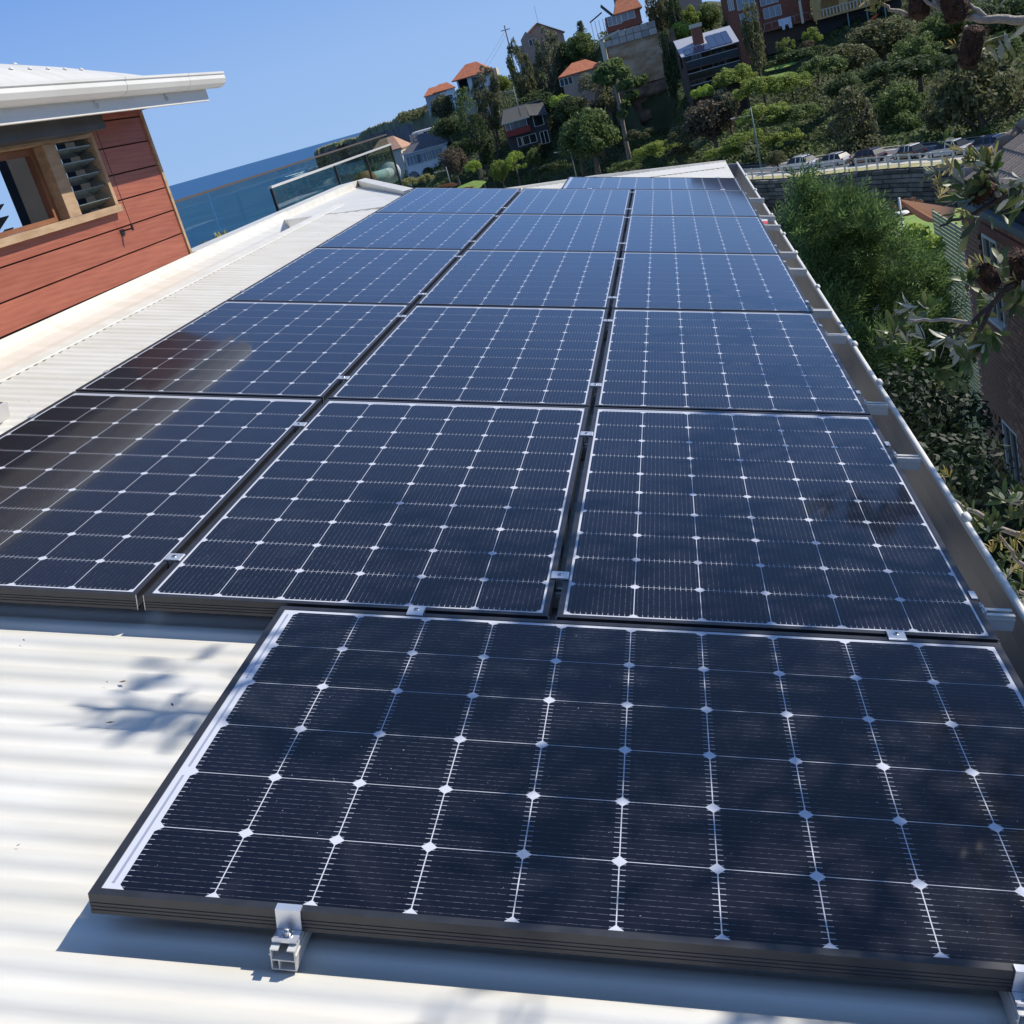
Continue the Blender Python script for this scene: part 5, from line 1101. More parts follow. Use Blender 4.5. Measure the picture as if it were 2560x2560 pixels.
COL = {
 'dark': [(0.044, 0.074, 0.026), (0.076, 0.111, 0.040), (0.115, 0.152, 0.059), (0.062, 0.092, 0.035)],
 'green': [(0.080, 0.131, 0.038), (0.138, 0.205, 0.064), (0.212, 0.269, 0.087), (0.112, 0.157, 0.048)],
 'bright': [(0.223, 0.301, 0.058), (0.161, 0.227, 0.048), (0.270, 0.345, 0.072), (0.390, 0.436, 0.096), (0.203, 0.255, 0.058)],
 'lime': [(0.242, 0.371, 0.055), (0.371, 0.502, 0.083), (0.463, 0.557, 0.111), (0.186, 0.297, 0.055)],
 'olive': [(0.083, 0.102, 0.041), (0.148, 0.164, 0.070), (0.232, 0.232, 0.111), (0.102, 0.115, 0.052)],
 'grey': [(0.111, 0.127, 0.074), (0.186, 0.205, 0.120), (0.278, 0.278, 0.177), (0.140, 0.140, 0.090)],
 'brown': [(0.120, 0.096, 0.059), (0.195, 0.157, 0.102), (0.092, 0.083, 0.052), (0.260, 0.214, 0.148)],
 'yellow': [(0.371, 0.352, 0.131), (0.557, 0.483, 0.205), (0.223, 0.260, 0.092), (0.148, 0.186, 0.074)],
 'rust': [(0.297, 0.111, 0.065), (0.408, 0.186, 0.092), (0.186, 0.111, 0.055), (0.131, 0.131, 0.055)],
}
LM = {k: leafmat('leaf_' + k, v, .6, .45) for k, v in COL.items()}
MEc = {}
def crown_me(kd, v_, col):
    k = (kd, v_, col)
    if k not in MEc: V, Fq = CR[(kd, v_)]; MEc[k] = npmesh('crown', V, Fq, LM[col])
    return MEc[k]
M['bark'] = pbr('bark', (.13, .10, .075), .9, col2=(.20, .16, .12), vscale=3, bump=.5); M['bark_pale'] = pbr('bark_pale', (.38, .33, .26), .85, col2=(.24, .20, .15), vscale=4)
def tree(u, v, d, w, h, kd, col, name, label, cat='tree', trunk=True, group=None, tilt=0, dz=None, bark='bark', v_=None):
    c = at(u, v, d); rx = w / 2 / F * d; rz = h / 2 / F * d; gz = terr(c[0], c[1]) if d > 60 else -9
    base = min(gz, c[2] - rz * .9)
    t = thing(name, label, cat, TR(c[0], c[1], base - .3), group)
    o = link('crown', crown_me(kd, v_ if v_ is not None else random.randrange(3 if kd in ('round', 'mound') else 2), col), t)
    o.location = (0, 0, c[2] - base + .3); o.scale = (rx, rx * random.uniform(.85, 1.1), rz); o.rotation_euler = (0, R(tilt), random.uniform(0, 6.28))
    if trunk:
        H = c[2] - base + .3; b = MB(); tr = max(.10, rx * .07)
        b.tube([(0, 0, 0), (rx * .05, 0, H * .5), (0, 0, H)], [tr * 1.3, tr, tr * .55], 7)
        for k in range(5):
            a = random.uniform(0, 6.28); z0 = H - rz * random.uniform(.2, .6); b.tube([(0, 0, z0), (rx * .35 * math.cos(a), rx * .35 * math.sin(a), z0 + rz * .35), (rx * .62 * math.cos(a), rx * .62 * math.sin(a), z0 + rz * .8)], [tr * .5, tr * .35, tr * .15], 5)
        b.build('trunk', M[bark], t, True)
    return t
T = [
 # u, v, d, w, h, shape, colour, name, label
 (1375, 190, 246, 115, 200, 'gum', 'grey', 'gum_tree', 'tall grey green gum tree in front of the gabled skyline house'),
 (1308, 195, 240, 78, 170, 'gum', 'olive', 'gum_tree', 'narrower olive gum tree beside the utility pole'),
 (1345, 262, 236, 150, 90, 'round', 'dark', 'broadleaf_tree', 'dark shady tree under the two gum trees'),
 (1452, 118, 240, 92, 95, 'round', 'green', 'broadleaf_tree', 'rounded green tree right of the gabled house, on the skyline'),
 (1452, 70, 252, 34, 36, 'cone', 'dark', 'pine_tree', 'small dark pine tip above the rounded skyline tree'),
 (1425, 140, 246, 70, 95, 'round', 'dark', 'broadleaf_tree', 'dark tree between the gum tree and rounded skyline tree'),
 (1502, 195, 205, 125, 90, 'airy', 'grey', 'wattle_tree', 'thin grey tree in front of the cottage with orange roof'),
 (1480, 250, 203, 150, 95, 'airy', 'olive', 'wattle_tree', 'lower olive tree with bare stems below the orange roofed cottage'),
 (1420, 275, 200, 90, 90, 'round', 'dark', 'broadleaf_tree', 'dark tree behind the dark house roof'),
 (1472, 340, 191, 178, 185, 'round', 'green', 'fig_tree', 'big rounded green tree right of the dark house'),
 (1400, 262, 206, 60, 60, 'mound', 'lime', 'shrub', 'yellow green palm like shrub above the dark house'),
 (1215, 230, 246, 90, 110, 'gum', 'grey', 'gum_tree', 'grey gum tree hiding the right side of the orange roofed house'),
 (1222, 290, 240, 70, 110, 'gum', 'olive', 'gum_tree', 'lower olive gum tree left of the dark house'),
 (1175, 300, 236, 80, 120, 'column', 'green', 'banana_clump', 'tall clump of big leaves below the orange roofed house'),
 (1198, 350, 230, 80, 100, 'column', 'dark', 'shrub', 'dark clump beneath the tall big leaved clump'),
 (1255, 210, 250, 50, 60, 'round', 'bright', 'broadleaf_tree', 'small bright tree between orange roofed house and the gum trees'),
 (1110, 270, 262, 75, 90, 'round', 'olive', 'broadleaf_tree', 'olive tree left of the tall grey base of the orange roofed house'),
 (1120, 320, 252, 80, 70, 'round', 'dark', 'broadleaf_tree', 'dark tree behind the arched house roof end'),
 (1160, 385, 232, 80, 90, 'mound', 'dark', 'shrub', 'dark shrubs right of the arched house'),
 (1132, 405, 224, 82, 100, 'round', 'brown', 'olive_tree', 'round brownish olive tree right of the arched house'),
 (1185, 425, 214, 50, 55, 'mound', 'lime', 'shrub', 'lime green shrub right of the round olive tree'),
 (1205, 440, 210, 34, 40, 'airy', 'grey', 'shrub', 'pale spiky plant on the small lawn'),
 (1250, 430, 206, 55, 75, 'round', 'bright', 'broadleaf_tree', 'left of two bright small trees below the dark house'),
 (1285, 405, 207, 68, 62, 'airy', 'lime', 'broadleaf_tree', 'yellow green small tree below the dark house'),
 (1335, 395, 208, 48, 60, 'round', 'green', 'broadleaf_tree', 'small green tree right below the dark house windows'),
 (1020, 462, 196, 60, 40, 'mound', 'yellow', 'shrub', 'left yellowish flowering shrub in front of the arched house'),
 (1065, 452, 196, 50, 42, 'mound', 'yellow', 'shrub', 'right yellowish flowering shrub in front of the arches'),
 (1115, 470, 194, 60, 24, 'mound', 'rust', 'shrub', 'rusty red low shrub at the far panel edge'),
 (1160, 478, 192, 60, 22, 'mound', 'rust', 'shrub', 'second rusty shrub right of the first one'),
 (1650, 45, 230, 80, 130, 'gum', 'olive', 'gum_tree', 'tall dark gum tree right of the brick cottage'),
 (1690, 60, 224, 60, 150, 'gum', 'dark', 'gum_tree', 'dark narrow tree between the cutting and the solar house'),
 (1725, 50, 226, 70, 80, 'round', 'bright', 'broadleaf_tree', 'bright tree above the solar roof house'),
 (1705, 85, 218, 80, 70, 'round', 'lime', 'broadleaf_tree', 'lime tree just left of the chimney house'),
 (1770, 45, 228, 70, 85, 'round', 'green', 'broadleaf_tree', 'green tree behind the chimney'),
 (1740, 12, 240, 40, 60, 'airy', 'yellow', 'palm', 'pale dry palm at the top edge'),
 (1825, 75, 222, 60, 60, 'round', 'dark', 'broadleaf_tree', 'dark tree between the chimney house and brick apartments'),
 (1678, 175, 208, 60, 170, 'column', 'dark', 'hedge', 'dark narrow planting between rock cutting and solar house'),
 (1885, 105, 186, 78, 160, 'column', 'olive', 'cypress', 'tall olive green cypress right of the solar roof house'),
 (1962, 118, 192, 46, 48, 'airy', 'bright', 'papaya_tree', 'small umbrella shaped tree under the laundry'),
 (2030, 95, 196, 50, 60, 'round', 'bright', 'broadleaf_tree', 'bright small tree under the column of the ochre house'),
 (2020, 120, 194, 50, 40, 'mound', 'brown', 'shrub', 'brown shrub under the bright small tree'),
 (1990, 150, 190, 160, 60, 'mound', 'dark', 'shrub', 'dark thicket below the brick apartments'),
 (1835, 205, 172, 130, 90, 'mound', 'bright', 'vine_thicket', 'bright thicket directly below the solar roof house'),
 (1760, 240, 172, 70, 60, 'mound', 'lime', 'shrub', 'vivid lime bush left below the solar roof house'),
 (1775, 305, 168, 140, 150, 'round', 'brown', 'banksia_shrub', 'large brownish tree left of the green street lamp'),
 (1815, 265, 169, 90, 110, 'round', 'grey', 'banksia_shrub', 'greyish tree right of the large brownish tree'),
 (1720, 350, 170, 130, 90, 'mound', 'olive', 'shrub', 'olive shrub below the large brownish tree'),
 (1890, 235, 166, 120, 100, 'mound', 'bright', 'vine_thicket', 'bright vine thicket above the green street lamp'),
 (1970, 225, 166, 130, 95, 'mound', 'bright', 'vine_thicket', 'bright vine thicket right of the lamp top'),
 (2050, 185, 172, 130, 100, 'mound', 'green', 'vine_thicket', 'green thicket under the ochre house posts'),
 (1905, 300, 160, 140, 90, 'mound', 'bright', 'vine_thicket', 'bright thicket behind the green lamp post'),
 (1985, 300, 160, 130, 90, 'mound', 'green', 'vine_thicket', 'green thicket left of the conical tree'),
 (1870, 355, 156, 130, 70, 'mound', 'bright', 'vine_thicket', 'bright thicket at the foot of the green lamp'),
 (1960, 355, 156, 110, 70, 'mound', 'bright', 'vine_thicket', 'bright thicket between the lamp foot and white wagon'),
 (1800, 390, 158, 120, 50, 'mound', 'bright', 'shrub', 'bright low hedge above the far roof edge'),
 (1640, 385, 176, 120, 75, 'mound', 'bright', 'shrub', 'bright shrubs right of the bare pale trunk'),
 (1600, 345, 184, 90, 60, 'mound', 'olive', 'shrub', 'olive scrub at the foot of the rock cutting'),
 (1700, 390, 172, 90, 60, 'mound', 'olive', 'shrub', 'olive bushes over the white roof end'),
 (1560, 420, 180, 90, 45, 'mound', 'green', 'shrub', 'green low bush behind the far roof edge'),
 (1380, 430, 196, 120, 60, 'mound', 'dark', 'shrub', 'dark low shrubs left of the grey street lamp'),
 (2130, 320, 147, 180, 180, 'cone', 'olive', 'conical_tree', 'dark olive conical tree standing at the roadside over the cars'),
 (2175, 330, 147.5, 70, 150, 'cone', 'grey', 'conical_tree', 'narrow second top joined to the dark conical tree'),
 (2250, 265, 158, 130, 130, 'round', 'green', 'broadleaf_tree', 'round green tree right of the conical tree'),
 (2270, 320, 154, 110, 100, 'round', 'green', 'broadleaf_tree', 'lower green tree above the black car'),
 (2440, 240, 138, 235, 250, 'round', 'olive', 'fig_tree', 'very large olive tree right above the blue car'),
 (2350, 290, 141, 100, 120, 'round', 'olive', 'broadleaf_tree', 'olive tree joined to the left side of the very large one'),
 (2530, 240, 146, 110, 150, 'airy', 'brown', 'bare_tree', 'bare brown tree at the right picture edge'),
 (2110, 150, 178, 150, 100, 'round', 'olive', 'broadleaf_tree', 'olive tree below the orange kayak'),
 (2200, 100, 185, 170, 130, 'round', 'olive', 'broadleaf_tree', 'olive grey tree right of the ochre house'),
 (2290, 140, 176, 140, 120, 'round', 'green', 'broadleaf_tree', 'green tree behind the dark banksia cone'),
 (2380, 70, 190, 170, 120, 'round', 'green', 'broadleaf_tree', 'green tree under the banksia branch at the top'),
 (2500, 50, 186, 160, 120, 'round', 'dark', 'broadleaf_tree', 'dark green tree in the top right corner'),
 (2500, 130, 170, 120, 90, 'round', 'green', 'broadleaf_tree', 'green tree behind the white banksia leaves'),
 (2230, 190, 168, 200, 90, 'mound', 'dark', 'shrub', 'scrub painted dark for the shady hollow mid slope'),  # dark leaf colour stands in for the shade in the hollow
 (2350, 180, 166, 130, 90, 'mound', 'dark', 'shrub', 'scrub painted dark as in shade left above the very large olive tree'),  # shade of the same hollow, put into the leaf colour
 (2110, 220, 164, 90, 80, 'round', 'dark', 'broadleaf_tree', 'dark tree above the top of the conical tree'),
 (1940, 398, 145.5, 62, 58, 'round', 'olive', 'shrub', 'small grey green bush at the fence left of the wagon'),
 (2210, 385, 143.8, 40, 40, 'airy', 'green', 'shrub', 'sprig of green leaves before the plum car'),
 (2270, 528, 75, 85, 70, 'airy', 'rust', 'garden_tree', 'small rusty leaved tree behind the shade sail'),
 (1240, 12, 300, 2, 2, 'round', 'dark', 'shrub', ''),
]
for q in T:
    if not q[8]: continue
    tree(*q[:9], cat='tree' if 'tree' in q[7] or q[7] in ('cypress', 'palm') else 'shrub', trunk=q[5] != 'mound')
# pine with long bare trunk in front of the rock cutting
t = thing('bent_pine', 'pine with a long pale bare trunk in front of the tan rock cutting', 'tree', TR(*at(1580, 420, 196)))
I = t.matrix_world.inverted(); pts = [at(1580, 425, 196), at(1568, 370, 196), at(1558, 315, 196), at(1549, 265, 196), at(1541, 225, 196), at(1532, 200, 196)]
MB().tube(pts, [.42, .38, .34, .34, .28, .18], 9).build('trunk', M['bark_pale'], t, True, I)
g = np.random.default_rng(5); cc, rr = [], []
for (u, v, s_) in [(1530, 170, 26), (1505, 190, 24), (1555, 182, 22), (1520, 200, 20), (1578, 205, 18), (1600, 205, 15), (1610, 195, 10), (1560, 215, 16), (1575, 240, 14), (1585, 235, 12), (1560, 262, 16), (1555, 285, 12), (1515, 175, 20), (1540, 158, 16)]:
    p = at(u, v, 196 + g.uniform(-1.5, 1.5)); cc.append(p); rr.append(s_ / F * 196)
V, Fq = leafcloud(3600, cc, rr, .42, 9, .7, 1.6); link('crown', npmesh('crown', V, Fq, LM['green']), t, I)
# undergrowth covering the slope
g = np.random.default_rng(11); n = 110000; A = g.uniform(-14.5, 17, n); X = np.zeros((n, 3)); keep = []
for i in range(n):
    a = A[i]; d0 = fenced(a) + 17; d1 = np.interp(a, TAZ, T_far) + 22; d = d0 + (d1 - d0) * g.random(); x, y = CW[0] + d * math.sin(R(a)), CW[1] + d * math.cos(R(a)); X[i] = (x, y, terr(x, y) + g.uniform(0, .7) * (1 + math.sin(x * .5) * math.sin(y * .37 + 1)))
N = g.normal(size=(n, 3)) * .6 + np.array([.1, -.5, 1]); N /= np.linalg.norm(N, axis=1)[:, None]; Tt = np.cross(N, g.normal(size=(n, 3))); Tt /= np.linalg.norm(Tt, axis=1)[:, None]; B = np.cross(N, Tt); s_ = g.uniform(.12, .34, n)[:, None]
V = np.stack([X - Tt * s_, X + B * s_ * .7, X + Tt * s_, X - B * s_ * .7], 1).reshape(-1, 3)
M['under'] = leafmat('under', [(.05, .085, .025), (.10, .155, .035), (.15, .20, .055), (.07, .085, .04), (.16, .18, .07)], .7, .4)
tag(link('undergrowth', npmesh('undergrowth', V, np.arange(n * 4).reshape(n, 4), M['under'])), 'low green undergrowth covering the hillside between the houses', 'undergrowth', kind='stuff')
# bushes on the skyline of the headland
V = []; 
for k in range(900):
    u = random.uniform(1000, 1150); v = np.interp(u, [1000, 1045, 1100, 1150], [294, 284, 262, 252]) + random.uniform(-3, 6); V.append(at(u, v, random.uniform(560, 640)))
V, Fq = leafcloud(5000, V, [2.2] * len(V), 1.1, 4, .8); tag(link('headland_scrub', npmesh('headland_scrub', V, Fq, LM['olive'])), 'olive scrub along the headland top left of the houses', 'scrub', kind='stuff')

# ------------------------------------------------------------------ feathery conifer beside the gutter
def sprays(centres, radii, n, ln, wd, seed, upv=(.35, .0, .75), per=9, cen=None):
    g = np.random.default_rng(seed); centres = np.asarray(centres); radii = np.asarray(radii); w = radii ** 2; idx = g.choice(len(centres), n, p=w / w.sum())
    d = g.normal(size=(n, 3)); d /= np.linalg.norm(d, axis=1)[:, None]; P = centres[idx] + d * (radii[idx] * g.uniform(.6, 1.05, n))[:, None]
    ax = d * .55 + np.array(upv) + g.normal(scale=.22, size=(n, 3)); ax /= np.linalg.norm(ax, axis=1)[:, None]
    s1 = np.cross(ax, g.normal(size=(n, 3))); s1 /= np.linalg.norm(s1, axis=1)[:, None]; s2 = np.cross(ax, s1)
    Vs = []; L_ = ln * g.uniform(.6, 1.3, n)
    for k in range(per):
        t_ = k / per; side = (1 if k % 2 else -1); o = P + ax * (L_ * t_)[:, None]
        dirn = ax * .75 + s1 * side * .6 * (1 - .4 * t_) + s2 * g.normal(scale=.22, size=n)[:, None]; dirn /= np.linalg.norm(dirn, axis=1)[:, None]
        ll = (L_ * .42 * (1 - .55 * t_))[:, None]; wv = np.cross(dirn, s2 + g.normal(scale=.3, size=(n, 3))); wv /= np.linalg.norm(wv, axis=1)[:, None]
        Vs.append(np.stack([o, o + dirn * ll * .5 + wv * wd, o + dirn * ll, o + dirn * ll * .5 - wv * wd], 1))
    V = np.concatenate(Vs, 1).reshape(-1, 3); return V, np.arange(len(V)).reshape(-1, 4)
M['conifer'] = leafmat('conifer', [(.10, .175, .055), (.145, .235, .075), (.21, .30, .10), (.06, .115, .035)], .6, .4)
t = thing('conifer', 'bright green feathery conifer beyond the gutter, below the stone wall', 'tree', TR(*(at(2100, 900, 17) * (1, 1, 0) + (0, 0, -9))))
I = t.matrix_world.inverted(); g = np.random.default_rng(2); cc, rr = [], []
D0 = 17.0
plume = [(2010, 500, 36), (1985, 540, 48), (2040, 560, 55), (2100, 535, 40), (2120, 600, 60), (2060, 600, 70), (1990, 590, 50), (2170, 560, 35), (2195, 590, 42), (2150, 640, 75), (2060, 680, 75), (2230, 640, 30), (2100, 740, 80), (2190, 720, 75), (2260, 740, 60), (2150, 820, 80), (2240, 820, 70), (2300, 720, 45), (2310, 800, 50), (2200, 900, 85), (2280, 900, 70), (2330, 880, 45), (2190, 1000, 90), (2280, 1000, 80), (2350, 980, 50), (2240, 1100, 90), (2330, 1090, 70), (2360, 1170, 60), (2300, 1200, 80), (2400, 1250, 60), (2130, 900, 60), (2075, 800, 50), (2020, 690, 45), (1962, 570, 30)]
for (u, v, s_) in plume:
    p = at(u, v, D0 + g.uniform(-.8, .8) + (v < 560) * .2); cc.append(p); rr.append(s_ / F * D0)
c2, r2_ = [], []
for c_, r_ in zip(cc, rr):
    for k in range(6):
        d_ = g.normal(size=3); d_ /= np.linalg.norm(d_); c2.append(c_ + d_ * r_ * g.uniform(.25, .95) + (0, 0, .1 * r_)); r2_.append(r_ * g.uniform(.22, .42))
V, Fq = sprays(c2, r2_, 7600, .34, .0115, 3, (.60, .0, .55), 10)
for tips in ((2010, 432, .9), (2100, 458, .8), (2030, 470, .8), (2060, 480, .7), (2150, 490, .8), (2190, 475, .7), (2235, 490, .9), (2230, 530, .8), (1960, 495, .6), (2080, 500, .7), (2215, 610, .7), (2225, 650, .8)): pass
link('foliage', npmesh('foliage', V, Fq, M['conifer']), t, I)
p0 = at(2150, 1150, D0 + .3); p1 = at(2060, 560, D0 + .3); b = MB(); b.tube([(p0[0], p0[1], -9), p0, (p0 + p1) / 2, p1], [.16, .13, .09, .03], 8); b.build('trunk', M['bark'], t, True, I)
t = thing('yellow_shrub', 'yellow green leafy shrub between the conifer and the slatted screen', 'shrub', TR(*(at(2320, 660, 19.5) * (1, 1, 0) + (0, 0, -9)))); I = t.matrix_world.inverted()
cc = [at(u, v, 19.5 + g.uniform(-.5, .5)) for u, v in ((2290, 600), (2310, 640), (2280, 650), (2330, 690), (2300, 700), (2335, 760), (2320, 800), (2260, 620), (2330, 620))]
V, Fq = leafcloud(3800, cc, [.27, .30, .25, .3, .28, .26, .25, .16, .2], .055, 8, 1, 1.6); link('foliage', npmesh('foliage', V, Fq, LM['lime']), t, I); MB().tube([(0, 0, 0), (0, 0, 5)], .06, 6).build('stem', M['bark'], t)
t = thing('shaded_shrub', 'shrubs painted dark as in shade low in the gap between the house and brick neighbour', 'shrub', TR(*(at(2330, 1200, 11) * (1, 1, 0) + (0, 0, -9)))); I = t.matrix_world.inverted()
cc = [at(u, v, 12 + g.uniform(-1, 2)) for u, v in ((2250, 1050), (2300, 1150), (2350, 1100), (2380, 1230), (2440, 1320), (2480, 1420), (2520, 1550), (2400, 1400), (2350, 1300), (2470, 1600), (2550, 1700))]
M['deep'] = leafmat('deep', [(.012, .024, .008), (.022, .042, .012), (.008, .016, .006)], .6, .1)  # leaf colours darkened to stand in for shade from conifer and neighbour
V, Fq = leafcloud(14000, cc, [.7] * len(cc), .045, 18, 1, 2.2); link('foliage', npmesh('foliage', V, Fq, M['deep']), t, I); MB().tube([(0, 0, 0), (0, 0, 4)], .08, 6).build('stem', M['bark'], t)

# ------------------------------------------------------------------ banksia over the gutter
M['bk_leaf'] = leafmat('bk_leaf', [(.06, .11, .035), (.10, .16, .045), (.17, .19, .07), (.05, .075, .03)], .42, .22, under=(.46, .46, .36), spec=.5)
M['bk_young'] = leafmat('bk_young', [(.40, .34, .09), (.30, .36, .10), (.44, .28, .08), (.24, .30, .09)], .5, .35, under=(.50, .42, .20))
M['bk_cone'] = pbr('bk_cone', (.035, .018, .012), .95, col2=(.11, .055, .03), vscale=25, bump=1, bscale=60)
M['bk_bark'] = pbr('bk_bark', (.30, .25, .20), .85, col2=(.45, .39, .33), vscale=18, bump=.5, bscale=60)
M['bk_bark_dark'] = pbr('bk_bark_dark', (.07, .055, .045), .9, var=.3, vscale=20)
def bleaf(l, w, curl):
    vs = []; fs = []; K = 4
    for i in range(K + 1):
        t = i / K; ww = w * (.12 + .88 * math.sin(math.pi * min(1, t * .93 + .03) ** 1.35)); z = curl * l * t * t
        vs += [(-ww / 2, l * t, z + .10 * ww), (0, l * t, z), (ww / 2, l * t, z + .10 * ww)]
    for i in range(K): a = 3 * i; fs += [(a, a + 1, a + 4, a + 3), (a + 1, a + 2, a + 5, a + 4)]
    return vs, fs
LV = [bleaf(.10, .030, c) for c in (-.25, .1, .3)]
LME = [npmesh('leaf', *LV[k], M['bk_leaf'], True) for k in range(3)]; YME = [npmesh('leaf', *bleaf(.075, .017, c), M['bk_young'], True) for c in (-.1, .25)]
class Banksia:
    def __init__(s, base, label, seed):
        s.t = thing('banksia_tree', label, 'tree', TR(*base)); s.I = s.t.matrix_world.inverted(); s.n = 0; s.g = np.random.default_rng(seed); s.base = np.array(base, float)
        s.lv = []; s.lf = []; s.yv = []; s.yf = []
    def branch(s, pts, r0, r1, mat='bk_bark'):
        pts = [np.array(p, float) for p in pts]; P = []
        for i in range(len(pts) - 1):
            for k in range(4):
                P.append(pts[i] + (pts[i + 1] - pts[i]) * k / 4 + s.g.normal(0, .003, 3))
        P.append(pts[-1]); MB().tube(P, list(np.linspace(r0, r1, len(P))), 7).build('branch', M[mat], s.t, True, s.I)
    def rosette(s, p, axis, n=11, size=1.0, young=False, real=True, spread=.9):
        p = np.array(p, float); ax = Vector(axis).normalized(); q = ax.to_track_quat('Z', 'Y').to_matrix().to_4x4()
        n = int(n * 1.2 + .5)
        for k in range(n):
            a = k * 2.4 + s.g.uniform(-.3, .3); tilt = spread * s.g.uniform(.45, 1.25); sc = size * s.g.uniform(.7, 1.25)
            off = -ax * (.05 * size * k / n); m = Matrix.Translation(Vector(p) + off) @ q @ Matrix.Rotation(a, 4, 'Z') @ Matrix.Rotation(math.pi / 2 - tilt, 4, 'X') @ Matrix.Rotation(s.g.normal(0, .35), 4, 'Y') @ Matrix.Scale(sc, 4)
            if real and s.n < 295:
                link('leaf', (YME[s.g.integers(2)] if young else LME[s.g.integers(3)]), s.t, s.I @ m); s.n += 1
            else:
                vs, fs = bleaf(.075, .017, .1) if young else LV[s.g.integers(3)]; V, Fl = (s.yv, s.yf) if young else (s.lv, s.lf)
                b0 = len(V); V += [tuple(s.I @ m @ Vector(v)) for v in vs]; Fl += [tuple(b0 + j for j in f) for f in fs]
    def cone(s, p, axis, l=.10, r=.035):
        p = np.array(p, float); ax = np.array(axis, float) / np.linalg.norm(axis)
        MB().tube([p - ax * l / 2, p - ax * l * .38, p, p + ax * l * .38, p + ax * l / 2], [r * .5, r * .95, r, r * .9, r * .4], 12).build('seed_cone', M['bk_cone'], s.t, False, s.I)
        V = []; Fl = []
        for k in range(420):
            a = s.g.uniform(0, 6.28); h = s.g.uniform(-.5, .5) * l; e1 = np.cross(ax, [.3, .2, .9]); e1 /= np.linalg.norm(e1); e2 = np.cross(ax, e1); d = e1 * math.cos(a) + e2 * math.sin(a); b0 = len(V)
            o = p + ax * h + d * r * .8; tp = p + ax * (h + s.g.normal(0, .01)) + d * r * s.g.uniform(1.1, 1.6); w = np.cross(d, ax) * r * .09; V += [tuple(s.I @ Vector(o - w)), tuple(s.I @ Vector(o + w)), tuple(s.I @ Vector(tp))]; Fl.append((b0, b0 + 1, b0 + 2))
        link('cone_bristles', npmesh('cone_bristles', V, Fl, M['bk_cone']), s.t)
    def done(s):
        if s.lv: tag(link('leaf_mass', npmesh('leaf_mass', s.lv, s.lf, M['bk_leaf'], True), s.t), kind='stuff')
        if s.yv: tag(link('young_leaf_mass', npmesh('young_leaf_mass', s.yv, s.yf, M['bk_young'], True), s.t), kind='stuff')
def cluster(B, spots, d, jit=.12, upb=.6):
    for (u, v, n, sz, yg) in spots:
        p = at(u, v, d + B.g.uniform(-jit, jit)); B.rosette(p, (B.g.normal(-.3, .5), B.g.normal(-.3, .5), upb + B.g.normal(0, .3)), n, sz, yg)
B1 = Banksia((7.5, -2.0, -8.5), 'tall banksia reaching in from the right with white backed leaves and dark cones', 3)
d1 = 6.6
root = np.array([7.5, -2.0, -8.5]); fork = np.array([6.2, -.6, 1.2])
B1.branch([root, root + (.1, .3, 4), (6.9, -1.2, -1), fork], .22, .12, 'bk_bark_dark')
B1.branch([fork, (4.6, 2.4, 1.3), at(2640, 56, d1), at(2560, 52, d1), at(2470, 48, d1), at(2400, 38, d1), at(2350, 20, d1), at(2325, -20, d1)], .032, .012)
B1.branch([at(2470, 46, d1), at(2420, 10, d1), at(2400, -25, d1)], .012, .008); B1.branch([at(2355, 25, d1), at(2320, 5, d1), at(2290, -30, d1)], .011, .008)
B1.branch([at(2400, -60, 6.9), at(2330, -10, 6.9), at(2275, 38, 6.9), at(2225, 22, 6.9), at(2205, 8, 6.9)], .014, .008)
cluster(B1, [(2200, 4, 12, .8, True), (2185, 22, 8, .7, True), (2160, -8, 12, .9, True), (2215, -12, 12, .9, False), (2390, 18, 8, .7, True), (2350, -14, 12, .9, False), (2385, -20, 12, 1.0, False)], 6.8)
B1.cone(at(2300, 6, 6.7), (.3, .2, 1), .16, .055); B1.cone(at(2385, 4, 6.6), (-.1, .1, 1), .20, .065)
B1.cone(at(2428, 118, 6.4), (-.35, .1, -1), .20, .055); B1.branch([at(2415, 68, 6.45), at(2422, 95, 6.4)], .01, .01)
cluster(B1, [(2385, 112, 7, .55, True), (2460, 118, 3, 1.2, False)], 6.4)
for (u, v, ax_) in ((2520, 86, (-1, .1, .05)), (2515, 92, (.2, .1, -1)), (2532, 90, (.9, .1, .5)), (2470, 100, (1, 0, .2)), (2478, 118, (.8, 0, -.7)), (2500, 110, (.1, .1, -1)), (2490, 28, (.7, 0, .5))):
    B1.rosette(at(u, v, 6.4), ax_, 2, 1.1, False, True, .25)
# middle cluster in front of the neighbour's roof
d2 = 6.0
B1.branch([fork, (5.2, 1.2, .9), at(2680, 410, d2), at(2560, 472, d2), at(2500, 498, d2), at(2440, 532, d2), at(2385, 552, d2), at(2350, 566, d2)], .024, .005, 'bk_bark_dark')
B1.branch([at(2500, 498, d2), at(2470, 450, d2), at(2440, 420, d2), at(2405, 395, d2)], .014, .007); B1.branch([at(2475, 455, d2), at(2420, 470, d2), at(2370, 480, d2)], .010, .006); B1.branch([at(2440, 420, d2), at(2445, 390, d2), at(2430, 365, d2)], .009, .006)
cluster(B1, [(2375, 415, 12, .95, True), (2345, 455, 11, .85, True), (2425, 395, 12, .9, True), (2355, 480, 11, .8, True), (2395, 375, 9, .75, True), (2330, 430, 6, .7, False), (2450, 400, 8, 1.0, False), (2475, 420, 9, 1.0, False),
             (2460, 465, 9, 1.0, False), (2400, 450, 8, .9, False), (2410, 490, 8, .9, False), (2490, 445, 8, 1.0, False), (2380, 500, 8, .85, False), (2365, 350, 6, .7, False), (2480, 385, 6, 1, True)], d2)
B1.cone(at(2452, 478, d2), (-.5, .2, -.4), .13, .05)
